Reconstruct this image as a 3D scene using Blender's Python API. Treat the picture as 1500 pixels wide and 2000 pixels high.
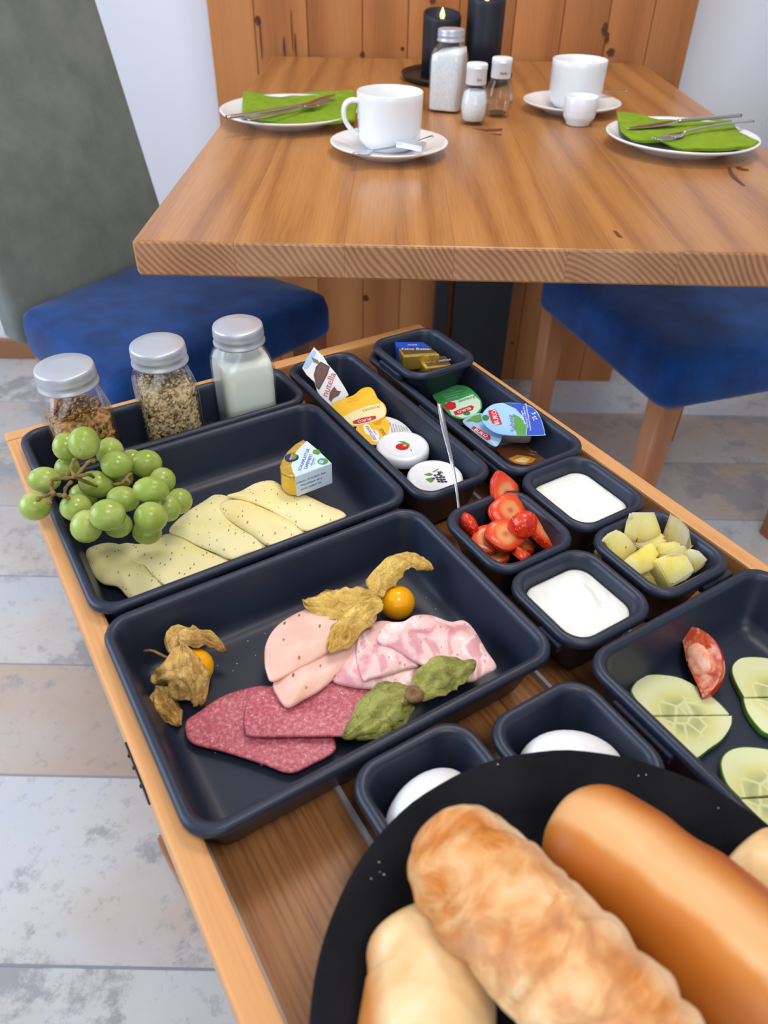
import bpy, bmesh, math, random
from mathutils import Vector, Matrix, noise
PI = math.pi
R = math.radians
scene = bpy.context.scene
COL = scene.collection
for o in list(bpy.data.objects):
    bpy.data.objects.remove(o)

# ------------------------------------------------------------------ camera, world, lights, exposure
CAMP = Vector((0, 0, 1.04)); FPX = 1465.6
_p = R(39.53); _r = R(1.143)
FW = Vector((0, math.cos(_p), -math.sin(_p)))
_rt = Vector((1, 0, 0)); _up = _rt.cross(FW)
RT = math.cos(_r)*_rt + math.sin(_r)*_up
UP = -math.sin(_r)*_rt + math.cos(_r)*_up
cam = bpy.data.cameras.new('camera'); co = bpy.data.objects.new('camera', cam); COL.objects.link(co)
co.matrix_world = Matrix(((RT.x, UP.x, -FW.x, CAMP.x), (RT.y, UP.y, -FW.y, CAMP.y), (RT.z, UP.z, -FW.z, CAMP.z), (0, 0, 0, 1)))
cam.sensor_fit = 'VERTICAL'; cam.sensor_height = 36.0; cam.lens = FPX/2000*36
cam.clip_start = 0.01
cam.dof.use_dof = True; cam.dof.focus_distance = 0.62; cam.dof.aperture_fstop = 9.0
scene.camera = co
w = bpy.data.worlds.new('world'); scene.world = w; w.use_nodes = True
w.node_tree.nodes['Background'].inputs[0].default_value = (0.75, 0.86, 1.0, 1)
w.node_tree.nodes['Background'].inputs[1].default_value = 1.0
scene.view_settings.view_transform = 'Standard'; scene.view_settings.look = 'None'
scene.view_settings.gamma = 1; scene.view_settings.use_curve_mapping = False
scene.view_settings.exposure = -0.25

def area(name, loc, target, sx, sy, power, color):
    l = bpy.data.lights.new(name, 'AREA'); l.shape = 'RECTANGLE'; l.size = sx; l.size_y = sy
    l.energy = power; l.color = color
    o = bpy.data.objects.new(name, l); COL.objects.link(o); o.location = loc
    o.rotation_euler = (Vector(target)-Vector(loc)).to_track_quat('-Z', 'Y').to_euler()
    return o
area('window_daylight', (-2.28, 0.3, 1.55), (0, 0.5, 0.9), 1.9, 1.3, 56, (0.66, 0.80, 1.0))
area('rear_window_daylight', (0.3, -2.48, 1.6), (0.2, 0.6, 0.8), 2.2, 1.4, 26, (0.84, 0.91, 1.0))
area('ceiling_lamp_light', (0.25, 1.15, 2.42), (0.25, 1.15, 0), 0.5, 0.5, 14, (1.0, 0.92, 0.82))
area('ceiling_lamp_light', (0.35, -0.35, 2.42), (0.35, -0.35, 0), 0.5, 0.5, 14, (1.0, 0.92, 0.82))

# ------------------------------------------------------------------ placement helpers
TA = R(32.3); TU = Vector((math.cos(TA), math.sin(TA), 0)); TV = Vector((-math.sin(TA), math.cos(TA), 0))
def T(u, v, z=0.0):                      # tray coordinates -> world
    return TU*u + TV*v + Vector((0, 0, z))
def at(x, y, z):                         # measured point of the photo at its real height z -> world
    d = (x-750)/FPX*RT - (y-1000)/FPX*UP + FW
    return CAMP + d*((z-CAMP.z)/d.z)
def uvz(p): return p.dot(TU), p.dot(TV), p.z
def s(r, g, b):
    f = lambda c: (c/255/12.92) if c <= 10 else (((c/255)+0.055)/1.055)**2.4
    return (f(r), f(g), f(b), 1)

# ------------------------------------------------------------------ materials
def newmat(name, col=(0.5, 0.5, 0.5, 1), rough=0.5, metal=0.0, spec=0.5, sub=0.0, subr=(0.01, 0.005, 0.003), trans=0.0, ior=1.45, coat=0.0, sheen=0.0):
    m = bpy.data.materials.new(name); m.use_nodes = True
    b = m.node_tree.nodes['Principled BSDF']
    b.inputs['Base Color'].default_value = col; b.inputs['Roughness'].default_value = rough
    b.inputs['Metallic'].default_value = metal; b.inputs['Specular IOR Level'].default_value = spec
    b.inputs['IOR'].default_value = ior
    if sub: b.inputs['Subsurface Weight'].default_value = sub; b.inputs['Subsurface Radius'].default_value = subr; b.inputs['Subsurface Scale'].default_value = 1.0
    if trans: b.inputs['Transmission Weight'].default_value = trans
    if coat: b.inputs['Coat Weight'].default_value = coat; b.inputs['Coat Roughness'].default_value = 0.1
    if sheen: b.inputs['Sheen Weight'].default_value = sheen
    return m
class NT:
    def __init__(s_, m): s_.m = m; s_.t = m.node_tree; s_.b = s_.t.nodes['Principled BSDF']
    def n(s_, typ, **kw):
        nd = s_.t.nodes.new(typ)
        for k, v in kw.items(): setattr(nd, k, v)
        return nd
    def l(s_, a, b): s_.t.links.new(a, b)
    def coord(s_, scale=(1, 1, 1), rot=(0, 0, 0), rnd=0.0, kind='Object'):
        tc = s_.n('ShaderNodeTexCoord'); mp = s_.n('ShaderNodeMapping'); mp.inputs['Scale'].default_value = scale; mp.inputs['Rotation'].default_value = rot
        if rnd:
            oi = s_.n('ShaderNodeObjectInfo'); cb = s_.n('ShaderNodeVectorMath', operation='SCALE'); cb.inputs[0].default_value = (rnd, rnd*0.37, rnd*0.71)
            s_.l(oi.outputs['Random'], cb.inputs['Scale']); ad = s_.n('ShaderNodeVectorMath', operation='ADD')
            s_.l(tc.outputs[kind], ad.inputs[0]); s_.l(cb.outputs[0], ad.inputs[1]); s_.l(ad.outputs[0], mp.inputs['Vector'])
        else: s_.l(tc.outputs[kind], mp.inputs['Vector'])
        return mp.outputs[0]
    def noise(s_, v, scale, detail=4, rough=0.55, dist=0.0):
        n = s_.n('ShaderNodeTexNoise'); n.inputs['Scale'].default_value = scale; n.inputs['Detail'].default_value = detail
        n.inputs['Roughness'].default_value = rough; n.inputs['Distortion'].default_value = dist; s_.l(v, n.inputs['Vector']); return n.outputs['Fac']
    def ramp(s_, f, stops, interp='LINEAR'):
        r = s_.n('ShaderNodeValToRGB'); r.color_ramp.interpolation = interp; e = r.color_ramp.elements
        while len(e) < len(stops): e.new(0.5)
        for i, (p, c) in enumerate(stops): e[i].position = p; e[i].color = c if len(c) == 4 else (*c, 1)
        s_.l(f, r.inputs[0]); return r.outputs[0]
    def mix(s_, fac, a, b, mode='MIX'):
        m = s_.n('ShaderNodeMix', data_type='RGBA', blend_type=mode)
        for i, x in ((0, fac), (6, a), (7, b)):
            if isinstance(x, (int, float, tuple)): m.inputs[i].default_value = x
            else: s_.l(x, m.inputs[i])
        return m.outputs[2]
    def math(s_, op, a, b=0.0):
        m = s_.n('ShaderNodeMath', operation=op)
        for i, x in ((0, a), (1, b)):
            if isinstance(x, (int, float)): m.inputs[i].default_value = x
            else: s_.l(x, m.inputs[i])
        return m.outputs[0]
    def color(s_, c): s_.l(c, s_.b.inputs['Base Color'])
    def bump(s_, h, strength=0.3, dist=0.001):
        b = s_.n('ShaderNodeBump'); b.inputs['Strength'].default_value = strength; b.inputs['Distance'].default_value = dist
        s_.l(h, b.inputs['Height']); s_.l(b.outputs[0], s_.b.inputs['Normal'])
    def flecks(s_, v, scale, size, density):
        vo = s_.n('ShaderNodeTexVoronoi'); vo.inputs['Scale'].default_value = scale; s_.l(v, vo.inputs['Vector'])
        a = s_.math('LESS_THAN', vo.outputs['Distance'], size)
        sp = s_.n('ShaderNodeSeparateColor'); s_.l(vo.outputs['Color'], sp.inputs[0])
        return s_.math('MULTIPLY', a, s_.math('LESS_THAN', sp.outputs[0], density)), sp.outputs[1]

def noisy(name, c1, c2, scale=20, rough=0.5, bump=0.0, bdist=0.001, detail=4, stops=(0.35, 0.65), sc3=(1, 1, 1), **kw):
    m = newmat(name, c1, rough, **kw); t = NT(m); v = t.coord(sc3); f = t.noise(v, scale, detail)
    t.color(t.ramp(f, [(stops[0], c1), (stops[1], c2)]))
    if bump: t.bump(f, bump, bdist)
    return m
def wood(name, axis, dark, mid, light, rings=45, rough=0.35, rnd=3.0, pore=0.35, bump=0.08, tone=0.22, dist=0.10, wdist=1.2, nsc=7):
    m = newmat(name, mid, rough); t = NT(m)
    lo = {'X': (0.06, 1, 1), 'Y': (1, 0.06, 1), 'Z': (1, 1, 0.06)}[axis]
    v = t.coord(lo, rnd=rnd)
    d = t.n('ShaderNodeTexNoise'); d.inputs['Scale'].default_value = nsc; d.inputs['Detail'].default_value = 2; t.l(v, d.inputs['Vector'])
    sc = t.n('ShaderNodeVectorMath', operation='SCALE'); t.l(d.outputs['Color'], sc.inputs[0]); sc.inputs['Scale'].default_value = dist
    ad = t.n('ShaderNodeVectorMath', operation='ADD'); t.l(v, ad.inputs[0]); t.l(sc.outputs[0], ad.inputs[1])
    wv = t.n('ShaderNodeTexWave', wave_type='RINGS', rings_direction=axis); wv.inputs['Scale'].default_value = rings; wv.inputs['Distortion'].default_value = wdist
    wv.inputs['Detail'].default_value = 2; wv.inputs['Detail Scale'].default_value = 1.5; t.l(ad.outputs[0], wv.inputs['Vector'])
    fine = t.coord({'X': (4, 160, 160), 'Y': (160, 4, 160), 'Z': (160, 160, 4)}[axis], rnd=rnd)
    f2 = t.noise(fine, 3.0, 3)
    big = t.noise(t.coord(tuple(x*4 for x in lo), rnd=rnd), 3.0, 3)
    c = t.ramp(wv.outputs['Fac'], [(0.0, light), (0.62, mid), (1.0, dark)])
    c = t.mix(0.45, c, t.ramp(big, [(0.3, light), (0.5, mid), (0.72, dark)]))
    c = t.mix(pore, c, t.ramp(f2, [(0.36, dark), (0.55, light)]))
    if tone:
        oi = t.n('ShaderNodeObjectInfo'); tn = t.ramp(oi.outputs['Random'], [(0, (1-tone, 1-tone*1.15, 1-tone*1.3)), (1, (1.0+tone*0.3,)*3)])
        c = t.mix(1.0, c, tn, 'MULTIPLY')
    t.color(c); t.bump(f2, bump, 0.0006)
    return m

M = {}
M['oak'] = wood('oiled_oak', 'Y', s(136, 84, 42), s(174, 117, 62), s(194, 138, 80), rings=8, rough=0.30, pore=0.22, bump=0.04, tone=0.12, dist=0.22)
M['oak_end'] = wood('oak_end_grain', 'Y', s(134, 90, 56), s(170, 120, 82), s(198, 154, 116), rings=52, rough=0.42, pore=0.05, bump=0.02, tone=0.12, wdist=0.5, nsc=4)
M['pine'] = wood('knotty_timber', 'Z', s(150, 88, 42), s(184, 116, 62), s(204, 140, 82), rings=2.2, rough=0.4, pore=0.14, bump=0.03, tone=0.20)
M['rail'] = wood('beech_rail', 'Y', s(186, 122, 66), s(208, 146, 88), s(222, 166, 108), rings=5, rough=0.4, pore=0.22, bump=0.04, tone=0.0)
M['acacia'] = wood('brown_tray_board', 'Y', s(96, 56, 30), s(152, 100, 60), s(180, 126, 78), rings=4, rough=0.38, pore=0.4, bump=0.05, tone=0.15)
M['leg'] = wood('chair_leg_beech', 'Z', s(150, 92, 56), s(176, 112, 72), s(190, 130, 88), rings=5, rough=0.4, pore=0.15, tone=0.0)
M['skirt'] = newmat('skirting_wood', s(150, 104, 72), 0.5)
def paint(name, c):
    m = newmat(name, c, 0.85); t = NT(m); v = t.coord(); t.bump(t.noise(v, 160, 3), 0.15, 0.0008); return m
M['wall'] = paint('white_wall_paint', s(226, 227, 234))
M['ceil'] = paint('ceiling_paint', s(235, 235, 235))
# stone tile
m = newmat('stone_tile', s(186, 182, 180), 0.32); t = NT(m); v = t.coord(rnd=9)
n1 = t.noise(v, 2.2, 5, 0.6); n2 = t.noise(v, 5.0, 10, 0.72); n3 = t.noise(v, 45, 6, 0.7)
c = t.ramp(n1, [(0.35, s(202, 186, 172)), (0.5, s(206, 202, 198)), (0.65, s(196, 201, 208))])
c = t.mix(t.ramp(n2, [(0.53, (0, 0, 0)), (0.59, (0.9, 0.9, 0.9))]), c, s(160, 156, 156))
c = t.mix(t.ramp(n3, [(0.56, (0, 0, 0)), (0.64, (0.35, 0.35, 0.35))]), c, s(146, 142, 142))
oi = t.n('ShaderNodeObjectInfo'); c = t.mix(1.0, c, t.ramp(oi.outputs['Random'], [(0, (0.90, 0.86, 0.82)), (0.5, (0.96, 0.95, 0.94)), (1, (0.97, 1.0, 1.0))]), 'MULTIPLY')
t.color(c); t.bump(n3, 0.1, 0.001); M['tile'] = m
M['tile_beige'] = m.copy(); M['tile_beige'].name = 'beige_stone_tile'
for nd in M['tile_beige'].node_tree.nodes:
    if nd.type == 'VALTORGB' and len(nd.color_ramp.elements) == 3 and abs(nd.color_ramp.elements[0].position-0.35) < 0.01: nd.color_ramp.elements[1].color = s(196, 180, 166); nd.color_ramp.elements[0].color = s(190, 166, 146); nd.color_ramp.elements[2].color = s(200, 194, 188)
M['grout'] = newmat('grout', s(150, 152, 160), 0.9)
def fabric(name, c1, c2, scale, rough=0.9):
    m = newmat(name, c1, rough, spec=0.2, sheen=0.15); t = NT(m); v = t.coord(); n = t.noise(v, scale, 5, 0.65); nf = t.noise(v, 900, 2)
    t.color(t.ramp(n, [(0.35, c1), (0.66, c2)])); t.bump(nf, 0.4, 0.0008); return m
M['blue'] = fabric('blue_velour', s(8, 44, 96), s(18, 66, 128), 14)
M['grey'] = fabric('grey_green_upholstery', s(108, 116, 110), s(126, 132, 124), 16)
M['steel_black'] = newmat('black_steel', s(36, 38, 42), 0.5)
# crockery and metals
M['china'] = newmat('white_china', s(236, 238, 240), 0.12, spec=0.6, sub=0.0)
M['metal'] = newmat('polished_cutlery_steel', s(190, 188, 186), 0.14, metal=1.0)
M['cap'] = newmat('brushed_aluminium_cap', s(196, 198, 204), 0.42, metal=0.6)
t = NT(M['cap']); t.bump(t.noise(t.coord((1, 1, 40)), 30, 2), 0.05, 0.0003)
M['gold'] = newmat('gold_foil', s(222, 186, 84), 0.30, metal=0.65); t = NT(M['gold']); t.bump(t.noise(t.coord(), 160, 3), 0.6, 0.002)
M['silver'] = newmat('silver_foil', s(214, 220, 226), 0.3, metal=0.7); t = NT(M['silver']); t.bump(t.noise(t.coord(), 200, 3), 0.5, 0.001)
def thin_glass(name, tint):
    m = bpy.data.materials.new(name); m.use_nodes = True; nt = m.node_tree; nt.nodes.clear()
    out = nt.nodes.new('ShaderNodeOutputMaterial'); mx = nt.nodes.new('ShaderNodeMixShader'); lw = nt.nodes.new('ShaderNodeLayerWeight'); lw.inputs[0].default_value = 0.5; pw = nt.nodes.new('ShaderNodeMath'); pw.operation = 'POWER'; pw.inputs[1].default_value = 3.5; nt.links.new(lw.outputs['Facing'], pw.inputs[0]); fr = nt.nodes.new('ShaderNodeMath'); fr.operation = 'MULTIPLY_ADD'; fr.inputs[1].default_value = 0.7; fr.inputs[2].default_value = 0.035; nt.links.new(pw.outputs[0], fr.inputs[0])
    tr_ = nt.nodes.new('ShaderNodeBsdfTransparent'); tr_.inputs[0].default_value = tint; gl = nt.nodes.new('ShaderNodeBsdfGlossy'); gl.inputs['Roughness'].default_value = 0.03
    nt.links.new(fr.outputs[0], mx.inputs[0]); nt.links.new(tr_.outputs[0], mx.inputs[1]); nt.links.new(gl.outputs[0], mx.inputs[2]); nt.links.new(mx.outputs[0], out.inputs[0]); return m
M['glass'] = thin_glass('clear_glass', (0.975, 0.985, 0.98, 1))
M['box'] = newmat('navy_silicone', s(34, 41, 58), 0.40, spec=0.5)
t = NT(M['box']); t.bump(t.noise(t.coord(), 500, 2), 0.08, 0.0003)
M['clear'] = newmat('acrylic_strip', s(210, 212, 216), 0.25, trans=0.35)
M['hinge'] = newmat('dark_hinge_metal', s(40, 38, 36), 0.35, metal=0.9)
M['napkin'] = noisy('green_paper_napkin', s(112, 144, 8), s(130, 160, 14), 60, 0.85, bump=0.3, bdist=0.0006)
M['wax'] = newmat('black_candle_wax', s(34, 36, 46), 0.45, sub=0.0)
M['tray_black'] = newmat('black_slate_tray', s(36, 30, 30), 0.4)
m = newmat('candle_flame', (1, 0.7, 0.2, 1), 0.5); b = m.node_tree.nodes['Principled BSDF']; b.inputs['Emission Color'].default_value = (1, 0.82, 0.35, 1); b.inputs['Emission Strength'].default_value = 2.2; M['flame'] = m
m = newmat('lamp_diffuser', (1, 1, 1, 1), 0.5); b = m.node_tree.nodes['Principled BSDF']; b.inputs['Emission Color'].default_value = (1, 0.87, 0.7, 1); b.inputs['Emission Strength'].default_value = 3; M['lamp'] = m
M['white_plastic'] = newmat('white_plastic', s(234, 236, 240), 0.35)
M['milk'] = newmat('milk', s(246, 248, 238), 0.3)
M['salt'] = noisy('salt_grains', s(232, 232, 234), s(246, 246, 248), 300, 0.7, bump=0.08)
M['pepper'] = noisy('ground_pepper', s(70, 58, 46), s(110, 92, 72), 400, 0.7, bump=0.4)
M['yogurt'] = newmat('yoghurt', s(244, 246, 240), 0.32, sub=0.15, subr=(0.004, 0.004, 0.003))
t = NT(M['yogurt']); t.bump(t.noise(t.coord((1, 0.5, 1)), 55, 3), 0.6, 0.004)
M['egg'] = noisy('egg_shell', s(236, 236, 238), s(242, 242, 244), 300, 0.42, bump=0.05, bdist=0.0004)
# foods
m = newmat('grape_skin', s(158, 176, 78), 0.22, spec=0.5, sub=0.45, subr=(0.006, 0.008, 0.002), coat=0.05); t = NT(m); v = t.coord(rnd=5)
c = t.ramp(t.noise(v, 60, 4), [(0.32, s(140, 160, 60)), (0.55, s(160, 176, 82)), (0.75, s(182, 192, 118))])
f, _ = t.flecks(v, 220, 0.16, 0.04); c = t.mix(f, c, s(104, 84, 30)); t.color(c)
t.l(t.ramp(t.noise(v, 90, 4), [(0.35, (0.18,)*3), (0.65, (0.42,)*3)]), t.b.inputs['Roughness']); M['grape'] = m
M['stalk'] = noisy('grape_stalk', s(140, 120, 60), s(110, 84, 50), 120, 0.7, bump=0.5)
def cheese(name, a, b, orange=False):
    m = newmat(name, a, 0.4, sub=0.12, subr=(0.004, 0.003, 0.001)); t = NT(m); v = t.coord()
    c = t.ramp(t.noise(v, 22, 3), [(0.35, a), (0.65, b)])
    wv = t.n('ShaderNodeVectorMath', operation='MULTIPLY'); v2 = t.coord((1, 0.42, 1), rot=(0, 0, 0.9))
    f, g = t.flecks(v2, 400, 0.22, 0.26); c = t.mix(t.math('MULTIPLY', f, 0.8), c, s(104, 100, 54))
    f2, g = t.flecks(t.coord((1, 0.5, 1), rot=(0, 0, 0.4)), 190, 0.14, 0.13); c = t.mix(t.math('MULTIPLY', f2, 0.75), c, s(196, 60, 30) if orange else s(104, 98, 56))
    t.color(c); t.bump(t.noise(v, 260, 3), 0.12, 0.0008); return m
M['cheese'] = cheese('herb_cheese', s(236, 224, 158), s(242, 232, 178))
M['cheese2'] = cheese('pepper_cheese', s(244, 222, 150), s(246, 230, 172), True)
m = newmat('pepper_sausage', s(236, 186, 168), 0.38, sub=0.15, subr=(0.005, 0.002, 0.001)); t = NT(m); v = t.coord(); c = t.ramp(t.noise(v, 90, 4), [(0.35, s(232, 178, 160)), (0.65, s(240, 196, 180))])
f, g = t.flecks(t.coord((1, 0.5, 1), rot=(0, 0, 0.7)), 210, 0.20, 0.42); c = t.mix(f, c, t.ramp(g, [(0.0, s(120, 118, 50)), (0.62, s(146, 136, 70)), (0.64, s(206, 52, 36))], 'CONSTANT')); t.color(c); M['lyoner'] = m
m = newmat('mosaic_ham', s(238, 190, 184), 0.38, sub=0.15, subr=(0.005, 0.002, 0.001)); t = NT(m); v = t.coord((1, 0.6, 1)); n = t.noise(v, 60, 3, 0.5, 0.6)
c = t.ramp(n, [(0.36, s(212, 146, 152)), (0.43, s(222, 162, 164)), (0.47, s(238, 192, 186)), (0.56, s(240, 198, 192)), (0.60, s(250, 226, 222)), (0.66, s(220, 160, 166))]); f, g = t.flecks(v, 300, 0.22, 0.25); c = t.mix(f, c, s(206, 140, 146)); t.color(c); M['ham'] = m
m = newmat('salami', s(184, 84, 98), 0.36, sub=0.1, subr=(0.004, 0.001, 0.001)); t = NT(m); v = t.coord(); n = t.noise(v, 420, 4, 0.75)
c = t.ramp(n, [(0.36, s(158, 52, 70)), (0.5, s(190, 92, 106)), (0.6, s(214, 140, 146)), (0.72, s(236, 200, 196))]); c = t.mix(0.35, c, t.ramp(t.noise(v, 30, 3), [(0.35, s(160, 56, 72)), (0.6, s(200, 110, 120))])); f, g = t.flecks(v, 330, 0.17, 0.16); c = t.mix(t.math('MULTIPLY', f, 0.8), c, s(236, 204, 198)); t.color(c); t.bump(n, 0.35, 0.0008); M['salami'] = m
def husk(name, a, b, d):
    m = newmat(name, a, 0.6); t = NT(m); v = t.coord((1, 1, 1))
    dn = t.n('ShaderNodeTexNoise'); dn.inputs['Scale'].default_value = 90; t.l(v, dn.inputs['Vector']); sc_ = t.n('ShaderNodeVectorMath', operation='SCALE'); sc_.inputs['Scale'].default_value = 0.008; t.l(dn.outputs['Color'], sc_.inputs[0]); ad = t.n('ShaderNodeVectorMath', operation='ADD'); t.l(v, ad.inputs[0]); t.l(sc_.outputs[0], ad.inputs[1])
    vo = t.n('ShaderNodeTexVoronoi', feature='DISTANCE_TO_EDGE'); vo.inputs['Scale'].default_value = 95; t.l(ad.outputs[0], vo.inputs['Vector'])
    c = t.ramp(t.noise(v, 60, 5, 0.65), [(0.32, b), (0.5, a), (0.68, tuple(min(1, x*1.25) for x in a[:3])+(1,))]); c = t.mix(t.ramp(vo.outputs['Distance'], [(0.0, (0.55,)*3), (0.03, (0, 0, 0))]), c, d)
    t.color(c); t.bump(t.noise(v, 170, 5, 0.7), 1.0, 0.004)
    return m
M['husk'] = husk('dry_golden_husk', s(222, 180, 104), s(176, 128, 60), s(120, 80, 34))
M['husk_y'] = husk('yellow_husk', s(234, 196, 104), s(204, 156, 62), s(140, 98, 36))
M['husk_g'] = husk('green_husk', s(166, 166, 84), s(120, 116, 52), s(74, 62, 30))
M['husk_core'] = noisy('brown_calyx', s(110, 84, 60), s(140, 104, 66), 200, 0.8, bump=0.6)
M['berry'] = newmat('orange_berry', s(254, 176, 4), 0.14, sub=0.05, subr=(0.01, 0.004, 0.001))
m = newmat('strawberry_flesh', s(226, 70, 30), 0.28, sub=0.15, subr=(0.006, 0.002, 0.001), spec=0.6); t = NT(m); tc = t.n('ShaderNodeTexCoord')
ln = t.n('ShaderNodeVectorMath', operation='LENGTH'); mp = t.n('ShaderNodeMapping'); mp.inputs['Scale'].default_value = (1, 1, 0); t.l(tc.outputs['Object'], mp.inputs['Vector']); t.l(mp.outputs[0], ln.inputs[0])
nn = t.noise(t.coord(), 260, 4); rr = t.math('ADD', t.math('MULTIPLY', ln.outputs['Value'], 52), t.math('MULTIPLY', nn, 0.16))
c = t.ramp(rr, [(0.10, s(216, 96, 44)), (0.28, s(236, 158, 100)), (0.42, s(236, 148, 92)), (0.56, s(236, 84, 24)), (0.95, s(214, 38, 8))]); t.color(c); t.bump(nn, 0.3, 0.001); M['straw'] = m
m = newmat('strawberry_skin', s(206, 36, 18), 0.2, spec=0.6); t = NT(m); v = t.coord(); f, g = t.flecks(v, 420, 0.22, 0.8); c = t.ramp(t.noise(v, 60, 3), [(0.35, s(196, 28, 14)), (0.65, s(226, 66, 26))]); c = t.mix(f, c, s(230, 150, 60)); t.color(c); t.bump(f, -0.5, 0.001); M['strawskin'] = m
m = newmat('pineapple_flesh', s(238, 222, 110), 0.26, sub=0.7, subr=(0.02, 0.016, 0.006)); t = NT(m); v = t.coord((1, 1, 0.25), rnd=3); n = t.noise(v, 160, 5, 0.6); n2 = t.noise(v, 30, 2)
c = t.ramp(n2, [(0.35, s(252, 214, 70)), (0.5, s(254, 232, 136)), (0.62, s(254, 240, 190))]); c = t.mix(0.3, c, t.ramp(n, [(0.4, s(244, 210, 96)), (0.6, s(254, 240, 190))])); f, g = t.flecks(v, 150, 0.08, 0.12); c = t.mix(f, c, s(90, 60, 20)); t.color(c); t.bump(n, 0.25, 0.001); M['pine_fruit'] = m
m = newmat('cucumber_flesh', s(206, 216, 150), 0.22, sub=0.2, subr=(0.006, 0.008, 0.003)); t = NT(m); tc = t.n('ShaderNodeTexCoord'); mp = t.n('ShaderNodeMapping'); mp.inputs['Scale'].default_value = (1, 1, 0); t.l(tc.outputs['Object'], mp.inputs['Vector']); ln = t.n('ShaderNodeVectorMath', operation='LENGTH'); t.l(mp.outputs[0], ln.inputs[0])
nn = t.noise(t.coord(), 120, 3); rr = t.math('ADD', t.math('MULTIPLY', ln.outputs['Value'], 25), t.math('MULTIPLY', nn, 0.10))
c = t.ramp(rr, [(0.05, s(206, 206, 140)), (0.30, s(176, 180, 126)), (0.46, s(214, 214, 140)), (0.62, s(222, 226, 176)), (0.90, s(224, 230, 182)), (1.0, s(160, 190, 84))])
vo = t.n('ShaderNodeTexVoronoi', feature='DISTANCE_TO_EDGE'); vo.inputs['Scale'].default_value = 95; t.l(t.coord((1, 1, 0.2)), vo.inputs['Vector']); seed = t.ramp(vo.outputs['Distance'], [(0.02, (0.9,)*3), (0.12, (0, 0, 0))])
msk = t.ramp(rr, [(0.42, (1,)*3), (0.5, (0, 0, 0))]); c = t.mix(t.math('MULTIPLY', seed, msk), c, s(222, 224, 168)); t.color(c); M['cuke'] = m
M['cukeskin'] = noisy('cucumber_skin', s(66, 112, 28), s(104, 150, 44), 120, 0.35)
M['tomskin'] = newmat('tomato_skin', s(206, 52, 26), 0.15, sub=0.15, subr=(0.008, 0.002, 0.001))
m = newmat('tomato_flesh', s(214, 96, 66), 0.22, sub=0.2, subr=(0.008, 0.003, 0.001)); t = NT(m); v = t.coord(); c = t.ramp(t.noise(v, 110, 4, 0.6, 0.8), [(0.34, s(176, 60, 26)), (0.48, s(214, 96, 64)), (0.6, s(236, 160, 132)), (0.72, s(244, 190, 160))]); t.color(c); M['tomflesh'] = m
M['tomcore'] = noisy('tomato_core', s(228, 140, 108), s(242, 190, 160), 160, 0.25, bump=0.4)
def crust(name, stops, scale, bump, sc3=(1, 1, 1), detail=5, flank_tone=None):
    m = newmat(name, stops[1][1], 0.42, spec=0.4); t = NT(m); v = t.coord(sc3); n = t.noise(v, scale, detail, 0.62, 0.5); c = t.ramp(n, stops)
    if flank_tone: # browner towards one flank of the loaf
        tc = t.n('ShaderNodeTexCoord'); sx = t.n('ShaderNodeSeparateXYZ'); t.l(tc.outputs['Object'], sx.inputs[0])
        g = t.math('ADD', t.math('MULTIPLY', sx.outputs[flank_tone[0]], flank_tone[1]), t.math('ADD', flank_tone[2], t.math('MULTIPLY', t.noise(v, 30, 3), 0.35)))
        c = t.mix(t.ramp(g, [(0.25, (0, 0, 0)), (0.75, (1, 1, 1))]), c, flank_tone[3])
    t.color(c); t.bump(n, bump, 0.004); return m
m = newmat('flaky_pastry_crust', s(220, 160, 90), 0.42, spec=0.4); t = NT(m); v = t.coord((1, 0.55, 1)); n = t.noise(v, 60, 5, 0.6, 0.8); nb = t.noise(t.coord((1, 1, 1)), 20, 3); nf = t.noise(t.coord((1, 0.5, 1)), 150, 4, 0.6)
c = t.ramp(n, [(0.34, s(176, 92, 26)), (0.46, s(208, 132, 58)), (0.56, s(230, 178, 116)), (0.70, s(242, 212, 170))]); c = t.mix(0.4, c, t.ramp(nb, [(0.38, s(190, 108, 36)), (0.6, s(240, 206, 160))]))
tc = t.n('ShaderNodeTexCoord'); sx = t.n('ShaderNodeSeparateXYZ'); t.l(tc.outputs['Object'], sx.inputs[0])
gq = t.math('ADD', t.math('MULTIPLY', sx.outputs[1], 34.0), t.math('ADD', 0.0, t.math('MULTIPLY', nb, 0.4))); c = t.mix(t.ramp(gq, [(0.45, (0, 0, 0)), (0.95, (0.85,)*3)]), c, s(236, 212, 176))
t.color(c); t.bump(t.math('ADD', n, t.math('MULTIPLY', nf, 0.4)), 0.8, 0.004); M['pastry'] = m
m = newmat('smooth_bun_crust', s(222, 162, 98), 0.38, spec=0.4); t = NT(m); nb = t.noise(t.coord(), 24, 4); nf = t.noise(t.coord(), 140, 4)
tc = t.n('ShaderNodeTexCoord'); sx = t.n('ShaderNodeSeparateXYZ'); t.l(tc.outputs['Object'], sx.inputs[0])
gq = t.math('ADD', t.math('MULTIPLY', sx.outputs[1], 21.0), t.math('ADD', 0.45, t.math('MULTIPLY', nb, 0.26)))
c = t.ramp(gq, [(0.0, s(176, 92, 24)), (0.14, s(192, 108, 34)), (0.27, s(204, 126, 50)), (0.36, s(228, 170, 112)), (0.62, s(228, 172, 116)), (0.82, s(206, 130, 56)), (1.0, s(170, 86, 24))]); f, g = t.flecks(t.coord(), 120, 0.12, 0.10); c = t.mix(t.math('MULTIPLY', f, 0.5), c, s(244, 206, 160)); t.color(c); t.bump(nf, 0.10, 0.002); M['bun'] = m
M['roll'] = crust('pale_floury_roll', [(0.3, s(214, 164, 100)), (0.5, s(230, 196, 144)), (0.68, s(240, 218, 178))], 22, 0.15, flank_tone=(1, -60.0, -0.75, s(196, 118, 46)))
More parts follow.
